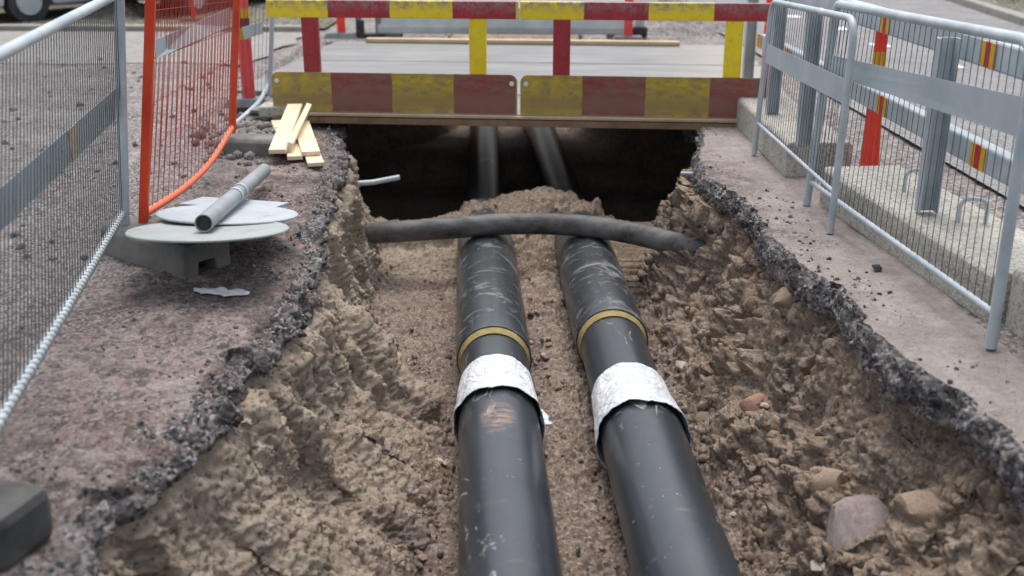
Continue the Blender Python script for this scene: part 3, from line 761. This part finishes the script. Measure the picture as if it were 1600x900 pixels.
guard(0.0, 'left striped yellow and red guard panel over the bridge edge', [(.345, 'post_red'), (1.695, 'post_yellow')])
guard(2.03, 'right striped yellow and red guard panel over the bridge edge', [(.33, 'post_red'), (1.665, 'post_yellow')])

# ------------------------------------------------------------------ fences
def wires(mb, O, U, V, u0, u1, v0, v1, sp, r, nh=4, n=5, wob=0):
    u = u0+sp
    while u < u1-.01:
        a = O+U*u+V*v0; b = O+U*(u+random.uniform(-wob, wob))+V*v1
        c = (a+b)/2 + U*random.uniform(-wob, wob)
        mb.tube([a, c, b], r, n, False); u += sp
    for i in range(nh):
        v = lerp(v0, v1, (i+.5)/nh); mb.tube([O+U*u0+V*v, O+U*u1+V*v], r, n, False)
def mesh_panel(name, label, a, b, topa, topb, z_bot, band, mat, r=.019, corner=(.10, .10), leg=0.0, sp=.058, group=None, wr=.0019, nh=0, wiremat='wire_steel', endpost=True):
    """tubular crowd-fence panel between two ground points a, b with its tops at topa, topb"""
    g = thing(name, label, 'fence', (a.x, a.y, 0), 0, group)
    U = (b-a); U.z = 0; L = U.length; U.normalize(); Va = (topa-a).normalized(); Ha = (topa-a).length
    Vb = (topb-b).normalized()
    pts = [a-Va*leg] + arc(topa, -Va, topb-topa, corner[0]) + arc(topb, topa-topb, -Vb, corner[1]) + [b-Vb*leg]
    MB().tube(pts, r, 14).build('frame', mat, g, smooth=60)
    ba, bb = a+Va*z_bot, b+Vb*z_bot
    MB().tube([ba, bb], r*.62, 10).build('bottom_rail', mat, g, smooth=60)
    mb = MB(); nW = int(L/sp)
    for i in range(1, nW):
        t = i/nW; p = lerp(ba, bb, t); q = lerp(topa, topb, t); m_ = (p+q)/2 + U*random.uniform(-.0015, .0015)
        mb.tube([p, m_, q], wr, 5, False)
    for i in range(nh):
        t = (i+.5)/nh; mb.tube([lerp(ba, topa, t), lerp(bb, topb, t)], wr, 5, False)
    o = mb.build('wire_mesh', wiremat, g, smooth=80); o['kind'] = 'stuff'
    if band:
        (h0, h1, g0, g1) = band; nside = U.cross(UZ).normalized()
        mb = MB(); Hb = (topb-b).length; q = [lerp(a, topa, h0/Ha), lerp(b, topb, g0/Hb), lerp(b, topb, g1/Hb), lerp(a, topa, h1/Ha)]
        mb.prism([p + nside*.006 for p in q], -nside*.0025); mb.build('sheet_band', 'sheet_grey', g)
    return g
# right: two overlapping pedestrian panels on the trench side
p1a, p1b = at(1178, 241), at(1297, 364); p1ta, p1tb = aty(1207, 2, p1a.y), aty(1337, 30, p1b.y)
mesh_panel('mesh_fence', 'shorter grey mesh fence panel with rounded top corner, nearer the bridge', p1a, p1b, p1ta, p1tb, .22, (.64, .765, .685, .81), 'galvanised', .019, (.11, .13), group='grey mesh fences on the right')
p2a, p2b = at(1260, 320), at(1548, 543); p2ta, p2tb = aty(1308, 6, p2a.y), aty(1621, 66, p2b.y)
mesh_panel('mesh_fence', 'longer grey mesh fence panel in front of the steel barrier, nearest right', p2a, p2b, p2ta, p2tb, .14, (.765, .865, .835, .985), 'galvanised', .023, (.05, .12), group='grey mesh fences on the right', sp=.06)
# left: grey panel towards the camera
f1b = at(192, 344, .16); f1a = Vector((-1.44, 2.55, .12)); f1tb = aty(186, -14, f1b.y+.02); f1ta = f1a + Vector((-.035, .42, 1.12))
g = thing('mesh_fence', 'grey mesh fence panel with grey sheet band at the near left', 'fence', (f1a.x, f1a.y, 0))
MB().tube([f1b-Vector((0, 0, .1)), f1tb+(f1tb-f1b)*.03], .0245, 12).build('post', 'galvanised', g, smooth=60)
tl0 = aty(-60, 116, 3.1); tl1 = aty(184, -10, f1b.y)
MB().tube([tl0, tl1], .021, 12).build('top_rail', 'galvanised', g, smooth=60)
bl0 = at(-90, 808, .2); bl1 = at(196, 326, .2)
brl = MB().tube([bl0, bl1], .017, 12).build('bottom_rail', 'galvanised', g, smooth=60)
d_ = (bl1-bl0); Lr = d_.length; d_.normalize(); e1 = d_.cross(UZ).normalized(); e2 = d_.cross(e1)
hx = MB(); hp = []
nt = int(Lr/.042)
for i in range(nt*10):
    t = i/(nt*10); a = t*nt*2*math.pi; hp.append(bl0+d_*(t*Lr)+(e1*math.cos(a)+e2*math.sin(a))*.0165)
hx.tube(hp, .0065, 6).build('wire_wrap', 'plate_metal', brl, smooth=80)
mb = MB(); nW = 56
for i in range(1, nW):
    t = i/nW; p = lerp(bl0, bl1, t); q_ = lerp(tl0, tl1, t)
    mb.tube([p, (p+q_)/2+Vector((0, random.uniform(-.002, .002), 0)), q_], .0027, 5, False)
o = mb.build('wire_mesh', 'wire_steel', g, smooth=80); o['kind'] = 'stuff'
def quad_sheet(pix, name, mat, parent, off=(.006, 0, 0)):
    pts = []
    for px, py, t in pix:   # t = position along the panel
        base = lerp(bl0, bl1, t)
        pts.append(aty(px, py, base.y)+Vector(off))
    mb = MB(); mb.prism(pts, Vector((.003, 0, 0))); return mb.build(name, mat, parent)
tpar = lambda Y: (Y-bl0.y)/(bl1.y-bl0.y)
mb = MB(); pa, pb = aty(-60, 345, 3.0), aty(180, 138, f1b.y-.02); pc, pd = aty(180, 186, f1b.y-.02), aty(-60, 420, 3.0)
mb.prism([pa, pb, pc, pd], (.003, 0, 0)); mb.build('sheet_band', 'sheet_grey', g)
mb = MB(); q_ = [lerp(pa, pb, .56), lerp(pa, pb, .62), lerp(pd, pc, .64), lerp(pd, pc, .60)]
mb.prism([v+Vector((.004, 0, 0)) for v in q_], (.002, 0, 0)); mb.build('worn_sticker', 'old_wood', g)
# orange panel beyond it
g = thing('orange_fence', 'bright orange fence panel with red mesh on the left', 'fence', (-1.9, 5.33, 0))
oa, ob = at(222, 344, .15), at(362, 197, .15)
ota, otb = aty(236, -22, oa.y), aty(371, -22, ob.y)
MB().bar(oa-Vector((0, 0, .05)), ota, .046, .03, (0, 1, 0)).build('post', 'orange_paint', g, bevel=.006)
MB().bar(ob-Vector((0, 0, .05)), otb, .046, .03, (0, 1, 0)).build('post', 'orange_paint', g, bevel=.006)
bow = catmull([at(226, 334, .17), at(286, 295, .14), at(330, 252, .13), at(362, 200, .17)], 8)
MB().tube(bow, .019, 12).build('bottom_rail', 'orange_light', g, smooth=60)
MB().tube([ota, otb], .02, 12).build('top_rail', 'orange_paint', g, smooth=60)
mb = MB(); nW = 64
for i in range(1, nW):
    t = i/nW; p = bow[min(len(bow)-1, int(t*(len(bow)-1)))]; Yp = lerp(oa.y, ob.y, t); q_ = lerp(ota, otb, t)
    p = Vector((p.x, p.y, p.z)); mb.tube([p, q_], .0019, 5, False)
for h in (.3, .5, .7, .9): mb.tube([lerp(oa, ota, h), lerp(ob, otb, h)], .0022, 5, False)
o = mb.build('wire_mesh', 'red_wire', g, smooth=80); o['kind'] = 'stuff'
mb = MB(); q_ = [aty(243, 62, oa.y+.05), aty(300, 38, 6.6), aty(359, 12, ob.y), aty(359, 41, ob.y), aty(300, 70, 6.6), aty(243, 92, oa.y+.05)]
mb.prism(q_, (.003, 0, 0)); mb.build('sheet_band', 'sheet_grey', g)
# third panel by the end of the bridge, with its bent lower corner
g = thing('mesh_fence', 'grey fence panel with bent corner beside the left bridge end', 'fence', at(420, 162))
pt = at(421, 160); top = aty(427, -25, pt.y)
MB().tube([pt, top], .021, 12).build('post', 'galvanised', g, smooth=60)
MB().tube(catmull([aty(421, 108, pt.y), aty(417, 135, pt.y-.05), aty(405, 158, pt.y-.35), aty(385, 178, pt.y-.75), aty(365, 195, pt.y-1.1)], 6), .019, 12).build('bent_tube', 'galvanised', g, smooth=60)
MB().bar(aty(380, 52, 9.3), aty(410, 43, 9.5), .006, .10).build('sheet_band', 'sheet_grey', g)
mb = MB()
for i in range(8):
    t = i/8; mb.tube([aty(lerp(372, 420, t), 150, 9.4), aty(lerp(376, 425, t), -20, 9.4)], .002, 5, False)
o = mb.build('wire_mesh', 'wire_steel', g, smooth=80); o['kind'] = 'stuff'

# concrete feet
def foot(label, o_, ang, L, W, H, arch=True, mat='dark_concrete'):
    g = thing('concrete_block', label, 'concrete foot', (o_[0], o_[1], 0), 0)
    d = Vector((math.cos(ang), math.sin(ang), 0)); w_ = Vector((-d.y, d.x, 0)); z = gz(o_[0], o_[1])-.01; O = Vector((o_[0], o_[1], z))
    c = .025
    prof = [(0, 0), (W*.30, 0), (W*.33, H*.42), (W*.67, H*.42), (W*.70, 0), (W, 0), (W, H-c), (W-c, H), (c, H), (0, H-c)]
    mb = MB(); mb.prism([O+w_*u+UZ*v for u, v in prof], d*L); mb.build('block', mat, g, bevel=.012)
    return g
foot('dark concrete fence foot under the discarded sign plates', (-2.07, 5.24), math.atan2(-.35, .47), .66, .28, .165)
p = at(338, 240); foot('concrete fence foot at the far post of the orange panel', (p.x, p.y), R(-8), .42, .24, .13)
p = at(372, 168); foot('grey fence foot beside the bent grey panel', (p.x-.1, p.y+.05), R(4), .5, .25, .1)
p = at(410, 185); g = thing('concrete_slab', 'pale concrete slab under the far end of the planks', 'slab', (p.x, p.y, 0))
MB().box((p.x+.12, p.y+.12, .05), .30, .24, .09).build('block', 'concrete', g, bevel=.015)
# blurred kerb block at the near left
p = at(42, 862); g = thing('concrete_block', 'dark blurred concrete block at the near left corner', 'block', (p.x, p.y, 0))
zz = gz(p.x, p.y)
c_ = Vector((p.x-.20, p.y+.09, zz+.078)); X_ = Vector((.96, -.28, 0)); Y_ = Vector((.28, .96, 0))
mb = MB(); mb.box(c_, .42, .22, .175, (X_, Y_, UZ)); mb.build('block', 'wet_concrete', g, bevel=.035)

# ------------------------------------------------------------------ discarded signs and pole on the foot
def disc(label, c, dia, tilt, mat, rz=0, roll=0):
    o_ = thing('sign_plate', label, 'sign plate', c)
    o_.rotation_euler = (tilt, roll, rz); r_ = dia/2; n = 64
    mb = MB(); rg = [(0, 0), (r_-.02, 0), (r_-.004, .004), (r_, 0), (r_, -.006), (r_-.02, -.012), (0, -.012)]
    vs = []; m_ = wm(o_)
    for rr, z in rg[1:-1]: vs += [m_ @ Vector((rr*math.cos(2*math.pi*i/n), rr*math.sin(2*math.pi*i/n), z)) for i in range(n)]
    fs = [(i*n+k_, i*n+(k_+1)%n, (i+1)*n+(k_+1)%n, (i+1)*n+k_) for i in range(len(rg)-3) for k_ in range(n)]
    fs += [tuple(range(n)), tuple((len(rg)-3)*n+k_ for k_ in range(n-1, -1, -1))]
    mb.add(vs, fs); mb.build('plate', mat, o_, smooth=40)
    return o_
def plate_mat(name, a, b):
    k = NT(name)
    c = k.mix(k.ramp(k.noise(3, 7, .65), .35, .65), a, b)
    c = k.mix(k.math('MULTIPLY', k.ramp(k.noise(7, 9, .78), .54, .66), .7), c, (.20, .19, .14))
    c = k.mix(k.ramp(k.noise(34, 5, .7), .66, .71), c, (.10, .10, .06))
    M[name] = k.out(c, .55, .15, k.bump(k.noise(30, 5), .15, .005))
plate_mat('pole_metal', (.22, .25, .265), (.34, .37, .385)); plate_mat('plate_old', (.29, .325, .315), (.39, .42, .41)); plate_mat('plate_metal', (.35, .40, .425), (.46, .50, .51))
disc('round grey sign plate lying face down, nearest and topmost', at(326, 359, .225), .735, R(-8.5), 'plate_old')
disc('round bluish sign plate lying under the pole, behind the nearest plate', at(356, 334, .175), .70, R(-8), 'plate_metal', 0, R(2))
g = thing('sign_plate', 'rectangular pale sign plate at the back of the pile', 'sign plate', at(366, 317, .12)); g.rotation_euler = (R(-6), 0, R(-14))
m_ = wm(g); mb = MB(); mb.add([m_ @ Vector(v) for v in [(-.26, -.13, 0), (.26, -.13, 0), (.26, .13, 0), (-.26, .13, 0), (-.26, -.13, -.012), (.26, -.13, -.012), (.26, .13, -.012), (-.26, .13, -.012)]], [(0,1,2,3),(7,6,5,4),(0,4,5,1),(1,5,6,2),(2,6,7,3),(3,7,4,0)])
mb.build('plate', 'plate_metal', g, bevel=.003)
a, b = at(318, 349, .29), at(413, 266, .09)
g = thing('sign_pole', 'galvanised pole lying across the sign plates', 'pole', a)
d = (b-a).normalized(); e1 = d.cross(UZ).normalized(); e2 = e1.cross(d)
n = 28; mb = MB(); vs = []
for off_, r_ in ((.06, .033), (0, .0365), (0, .041), (2, .041)):
    c_ = a+d*off_ if off_ < 1.5 else b
    vs += [c_ + (e1*math.cos(2*math.pi*k_/n)+e2*math.sin(2*math.pi*k_/n))*r_ for k_ in range(n)]
mb.add(vs, [(i*n+k_, i*n+(k_+1)%n, (i+1)*n+(k_+1)%n, (i+1)*n+k_) for i in range(3) for k_ in range(n)] + [tuple(3*n+k_ for k_ in range(n))])
mb.build('tube', 'pole_metal', g, smooth=40)
mb = MB(); mb.tube([a+d*.02, a+d*.05], .0335, 20); mb.build('end_plug', 'rubber', g, smooth=40)
mb = MB()
for t in (.42, .5): MB().tube([lerp(a, b, t), lerp(a, b, t+.025)], .046, 24).build('clamp', 'plate_metal', g, smooth=40)

# ------------------------------------------------------------------ planks
def plank(label, n_, f_, wd, th, up=(0, 0, 1), mat='wood'):
    o_ = MB().bar(n_, f_, wd, th, up).build('plank', mat, None, bevel=.003)
    return tag(o_, label, 'plank', 'pale planks by the trench edge')
plank('plank at the left of the pile, lying on top', at(433, 237, .075), at(461, 165, .155), .115, .03)
plank('narrow plank turned on edge in the middle of the pile', at(451, 232, .07), at(481, 170, .15), .04, .09, (.35, 0, 1))
plank('wide plank at the right of the pile', at(486, 240, .05), at(470, 192, .07), .125, .03)
plank('short plank between the left and right planks', at(461, 247, .025), at(458, 200, .04), .105, .028)
plank('short plank lowest at the right corner of the pile', at(494, 257, .018), at(480, 222, .02), .11, .026)
plank('plank end poking out left behind the pile', at(441, 206, .03), at(434, 190, .04), .10, .026)
# white paint mark and paper scrap on the left ledge
p, n_ = hit(348, 461)
mb = MB(); vs = []; nk, nr2 = 40, 8
for i in range(nr2+1):
    for k_ in range(nk):
        a = 2*math.pi*k_/nk; q_ = Vector((math.cos(a)*2.2, math.sin(a)*2.2, 4))
        r_ = (1+.35*nn(q_)+.15*nn(q_*3))*i/nr2
        x, y_ = p.x+.125*r_*math.cos(a), p.y+.045*r_*math.sin(a)
        vs.append((x, y_, gz(x, y_)+.006+.022*abs(nn(Vector((x*17, y_*22, 1))))*(1-.6*i/nr2)+.012*abs(nn(Vector((x*50, y_*50, 3))))))
mb.add(vs, [(i*nk+k_, i*nk+(k_+1) % nk, (i+1)*nk+(k_+1) % nk, (i+1)*nk+k_) for i in range(nr2) for k_ in range(nk)])
sc_ = mb.build('film_scrap', 'white_paint', None, smooth=70); so_ = sc_.modifiers.new('thickness', 'SOLIDIFY'); so_.thickness = .002
tag(sc_, 'crumpled white film scrap on the left ledge', 'film scrap')

# ------------------------------------------------------------------ right: concrete foundations and steel barrier
def block(label, a, b, W, H, loops=()):
    g = thing('barrier_foundation', label, 'concrete block', (a.x, a.y, 0), 0, 'concrete foundations of the steel barrier')
    d = (b-a); d.z = 0; L = d.length; d.normalize(); w_ = Vector((d.y, -d.x, 0))
    c = .02; O = Vector((a.x, a.y, -.01))
    prof = [(0, 0), (W, 0), (W, H-c), (W-c, H), (c, H), (0, H-c)]
    mb = MB(); mb.prism([O+w_*u+UZ*v for u, v in prof], d*L); mb.build('block', 'concrete', g, bevel=.012)
    for (l0, wu) in loops:
        q0 = O+d*l0+w_*wu+UZ*(H-.02); q1 = q0+w_*.12-d*.03
        MB().tube([q0]+arc(q0+UZ*.14, -UZ, q1-q0, .05)+arc(q1+UZ*.14, q0-q1, -UZ, .05)+[q1], .010, 8).build('lifting_loop', 'galvanised', g, smooth=60)
    return g
block('far concrete foundation whose end butts the bridge guard', at(1226, 276), at(1144, 190), .42, .235)
block('middle concrete foundation with two steel lifting loops', at(1541, 504), at(1279, 316), .48, .225, [(.75, .22), (1.35, .22)])
block('nearest concrete foundation at the right frame edge', Vector((2.12, 2.1, 0)), at(1568, 508), .5, .27)
g = thing('steel_barrier', 'galvanised steel road barrier with two rails and striped reflectors', 'barrier', (2.0, 4, 0))
posts = [(1167, 133), (1206, 178), (1255, 228), (1447, 331)]
pp = [at(x, y_, .225) for x, y_ in posts] + [Vector((2.13, 3.7, .225)), Vector((2.2, 2.2, .225))]
for p in pp:
    mb = MB(); s_ = .088 if p.y < 6 else .08
    # C channel open to the front
    mb.box(p+Vector((0, .03, .42)), s_, .008, .84); mb.box(p+Vector((-s_/2, 0, .42)), .008, .068, .84); mb.box(p+Vector((s_/2, 0, .42)), .008, .068, .84)
    mb.build('post', 'galvanised', g, bevel=.002)
ra, rb = Vector((2.13, 9.35, 0)), Vector((2.19, 1.2, 0))
rd = (rb-ra).normalized()
for z, h, nm in ((1.02, .13, 'upper_rail'), (.565, .12, 'lower_rail')):
    mb = MB(); mb.bar(ra+UZ*z, rb+UZ*z, .07, h); mb.build(nm, 'galvanised', g, bevel=.012)
rX = lambda Y: lerp(ra, rb, (ra.y-Y)/(ra.y-rb.y)).x - .036
def reflector(px, py, z):
    # on the trench face of a rail
    d = ray(px, py); t = 2.0/d[0]
    for _ in range(6): t = rX(d[1]*t)/d[0]
    Y = d[1]*t; x = rX(Y)
    for k_, (o_, m_) in enumerate(((-.052, 'yellow_reflex'), (0, 'red_reflex'), (.052, 'yellow_reflex'))):
        MB().box((x-.003, Y+o_, z), .006, .05, .11).build('reflector', m_, g, bevel=.001)
for px, py, z in ((1383, 40, 1.02), (1546, 75, 1.02), (1376, 180, .565), (1528, 243, .565), (1186, 70, .565), (1229, 112, .565), (1230, 12, 1.02)): reflector(px, py, z)

# ------------------------------------------------------------------ marker boards
def marker(label, p, H, wb, wt, bands, yaw_=0, tilt=0, base='grey_rubber', bs=(.42, .24, .06)):
    g = thing('marker_board', label, 'marker board', p, yaw_, 'red and yellow marker boards')
    g.rotation_euler = (0, tilt, yaw_); m_ = wm(g)
    z = 0
    for h, mt in bands:
        z0, z1 = z*H, (z+h)*H; z += h
        w0, w1 = lerp(wb, wt, z0/H), lerp(wb, wt, z1/H); mb = MB()
        nrib = 5; prof = []
        for i in range(nrib+1):
            u = i/nrib-.5; prof.append((u, -.012 if i % 2 else .0))
        lo = [(u*w0, v, z0+bs[2]*.9) for u, v in prof] + [(u*w0, v+.014, z0+bs[2]*.9) for u, v in reversed(prof)]
        hi = [(u*w1, v, z1+bs[2]*.9) for u, v in prof] + [(u*w1, v+.014, z1+bs[2]*.9) for u, v in reversed(prof)]
        n = len(lo); mb.add([m_ @ Vector(v) for v in lo+hi], [tuple(range(n-1, -1, -1)), tuple(range(n, 2*n))]+[(i, (i+1) % n, (i+1) % n+n, i+n) for i in range(n)])
        mb.build('board', mt, g)
    if base:
        mb = MB(); x, y_, h = bs
        mb.add([m_ @ Vector(v) for v in [(-x/2, -y_/2, 0), (x/2, -y_/2, 0), (x/2, y_/2, 0), (-x/2, y_/2, 0), (-x*.4, -y_*.35, h), (x*.4, -y_*.35, h), (x*.4, y_*.35, h), (-x*.4, y_*.35, h)]], [(3,2,1,0),(4,5,6,7),(0,1,5,4),(1,2,6,5),(2,3,7,6),(3,0,4,7)])
        mb.build('foot', base, g, bevel=.008)
    return g
YB, RB, DB, PB = 'yellow_reflex', 'marker_red', 'maroon', 'marker_pink'
marker('red marker board tapering upward, behind the grey mesh fence on the right', at(1356, 283, .012), .945, .115, .062, [(.60, RB), (.03, YB), (.11, RB), (.105, YB), (.155, RB)], 0, R(-1), None, (.3, .2, .002))
marker('pink marker board with yellow and maroon bands, left of the bridge', at(390, 165), 1.0, .115, .115, [(.50, PB), (.10, YB), (.08, DB), (.08, YB), (.24, PB)], 0, 0, 'grey_rubber', (.42, .25, .07))
marker('red and yellow marker board at the right end of the bridge', at(1196, 150), 1.05, .11, .11, [(.55, RB), (.14, YB), (.31, RB)], 0, 0, 'grey_rubber', (.36, .2, .06))
marker('red marker board behind the bridge on the left, on a grey foot', at(534, 59), .9, .11, .11, [(.5, RB), (.15, YB), (.35, RB)], 0, 0, 'grey_rubber', (.46, .26, .07))
marker('coral marker board behind the bridge on the right, by the concrete barrier end', at(981, 66), .9, .11, .11, [(.5, PB), (.15, YB), (.35, PB)], 0, 0, 'dark_concrete', (.42, .24, .08))
marker('red marker board among dark vehicles behind the orange fence', at(303, 36), .9, .06, .06, [(.7, RB), (.3, YB)], 0, 0, 'rubber', (.4, .3, .06))

# ------------------------------------------------------------------ beyond the bridge
p0, p1 = at(590, 60, .0), at(985, 62, .0)
def jersey(label, a, b, H, W, mat='concrete'):
    g = thing('concrete_barrier', label, 'concrete barrier', a); d = (b-a).normalized(); w_ = Vector((-d.y, d.x, 0))
    prof = [(0, .06), (W, .06), (W, .14), (W*.72, H), (W*.28, H), (0, .14)]
    mb = MB(); mb.prism([a+w_*u+UZ*v for u, v in prof], b-a); mb.build('block', mat, g, bevel=.015)
    for t in (.045, .955):
        q_ = lerp(a, b, t); mb = MB(); mb.box(q_+w_*W/2+UZ*.03, .3, W*.8, .06, (d, w_, UZ)); mb.build('foot', 'dark_concrete', g)
    return g
plain('pale_concrete', (.36, .40, .40), (.48, .52, .51), 4, .8, 0, .3, 40)
jersey('long bluish grey concrete barrier closing the far side of the bridge', Vector((p0.x, p0.y, 0)), Vector((p1.x, p1.y, 0)), .40, .3, 'pale_concrete')
# barrier lamp pedestal: dark frame with yellow plate
p = at(577, 59); g = thing('barrier_pedestal', 'dark steel pedestal with yellow plate left of the concrete barrier', 'pedestal', p)
for dx_ in (-.13, .13): MB().box(p+Vector((dx_, 0, .24)), .07, .12, .48).build('leg', 'deck_steel', g, bevel=.005)
MB().box(p+Vector((0, 0, .03)), .36, .2, .06).build('foot', 'rubber', g, bevel=.005)
MB().box(p+Vector((-.1, -.07, .13)), .1, .03, .2).build('weight', 'rubber', g, bevel=.005)
MB().box(p+Vector((0, -.07, .36)), .13, .02, .2).build('yellow_plate', 'post_yellow', g, bevel=.003)
p = at(1000, 58); g = thing('rubber_foot', 'black rubber weight beside the coral marker board', 'weight', p)
MB().box(p+Vector((0, .12, .06)), .2, .2, .12).build('block', 'rubber', g, bevel=.01)
MB().box(p+Vector((0, .12, .27)), .12, .1, .3).build('post', 'galvanised', g, bevel=.005)
# gravel heap behind the bridge on the right
def heap(label, c, rx, ry, h, mat, seed, name='gravel_heap'):
    n1_, n2_ = 26, 60; vs = [(c.x, c.y, h)]; fs = []
    for i in range(1, n1_+1):
        for k_ in range(n2_):
            a = 2*math.pi*k_/n2_; r_ = i/n1_; x, y_ = c.x+rx*r_*math.cos(a), c.y+ry*r_*math.sin(a)
            z = h*(1-r_**1.3)*(1+.5*nf(Vector((x*1.3+seed, y_*1.3, 0)), 1, 2, 3)) + .05*nf(Vector((x*6, y_*6, seed)), 1, 2, 4)*(1-r_) - .03*r_
            vs.append((x, y_, z))
    for k_ in range(n2_): fs.append((0, 1+k_, 1+(k_+1) % n2_))
    for i in range(n1_-1):
        for k_ in range(n2_): fs.append((1+i*n2_+k_, 1+(i+1)*n2_+k_, 1+(i+1)*n2_+(k_+1) % n2_, 1+i*n2_+(k_+1) % n2_))
    mb = MB(); mb.add(vs, fs); return tag(mb.build(name, mat, None, smooth=60), label, 'heap')
c = at(1050, 44); heap('grey gravel heap behind the bridge on the right', c, 1.15, .9, .34, 'gravel', 2)
c = at(205, 27); heap('brown earth heap beside the road behind the left fence', c, .8, .7, .25, 'verge_soil', 6, 'earth_heap')
# dirt patch on the deck's right end and the left end
# ------------------------------------------------------------------ parked cars in the back, only their sills in the picture
def car(label, p, rz, paint, L=4.3, W=1.75):
    g = thing('parked_car', label, 'car', p, rz, 'cars parked behind the works'); m_ = wm(g)
    prof = [(-L/2, .32), (-L/2+.05, .62), (-L/2+.25, .86), (-L/2+1.05, .95), (-L/2+1.75, 1.42), (L/2-1.25, 1.45), (L/2-.45, 1.0), (L/2-.08, .93), (L/2, .6), (L/2-.03, .3)]
    wx = (-L/2+.82, L/2-.85); bot = []
    for w_ in (wx[1], wx[0]):
        bot += [(w_+.38*math.cos(math.pi*i/10), .25+.42*math.sin(math.pi*i/10)) for i in range(11)]
    out = prof + [(x, max(z, .22)) for x, z in bot]
    mb = MB(); mb.prism([m_ @ Vector((x, -W/2, z)) for x, z in out], (m_.to_3x3() @ Vector((0, W, 0)))); mb.build('body', paint, g, bevel=.05)
    for s_ in (-1, 1):
        for x in wx:
            c_ = Vector((x, s_*(W/2-.12), .32)); mb = MB(); mb.tube([m_ @ (c_+Vector((0, -.1, 0))), m_ @ (c_+Vector((0, .1, 0)))], .32, 24); wh = mb.build('tyre', 'rubber', g, smooth=40)
            mb = MB(); mb.tube([m_ @ (c_+Vector((0, s_*.09, 0))), m_ @ (c_+Vector((0, s_*.108, 0)))], .2, 20); mb.build('rim', 'plate_metal', wh, smooth=40)
        win = [(-L/2+1.2, .98), (-L/2+1.8, 1.36), (L/2-1.3, 1.38), (L/2-.75, 1.0)]
        mb = MB(); mb.prism([m_ @ Vector((x, s_*(W/2+.004), z)) for x, z in win], m_.to_3x3() @ Vector((0, -s_*.02, 0))); mb.build('window', 'glass_dark', g)
    return g
car('white parked car behind the road on the far left', at(128, 21), R(52), 'car_white')
car('pale blue parked car at the left frame edge, behind the white one', at(-20, 20)+Vector((-.5, 1.6, 0)), R(40), 'car_blue')
car('dark red parked car behind the orange fence', at(262, 20)+Vector((.2, .9, 0)), R(75), 'car_red')
car('grey blue parked car between the grey post and the orange post', at(205, 12)+Vector((0, 3.2, 0)), R(20), 'sheet_grey')
car('white parked car behind the orange fence and the marker board', at(330, 12)+Vector((.2, 2.4, 0)), R(-12), 'car_white')
# weeds on the right verge
gm_ = MB()
for i in range(1400):
    yy = random.uniform(9, 26); x = random.uniform(7.7, 10.5); z = float(np.interp(x, [v[0] for v in vx], [v[1] for v in vx])); x += float(off(yy))
    h = random.uniform(.06, .22); a = random.uniform(0, 6.28); l = Vector((math.cos(a), math.sin(a), 0))
    b0 = Vector((x, yy, z-.02)); tip = b0+Vector((random.uniform(-.08, .08), random.uniform(-.08, .08), h)); gm_.add([b0-l*.012, b0+l*.012, tip], [(0, 1, 2)])
o = gm_.build('grass', 'grass'); tag(o, 'tufts of dry grass and weeds on the right verge', 'grass', None, 'stuff')
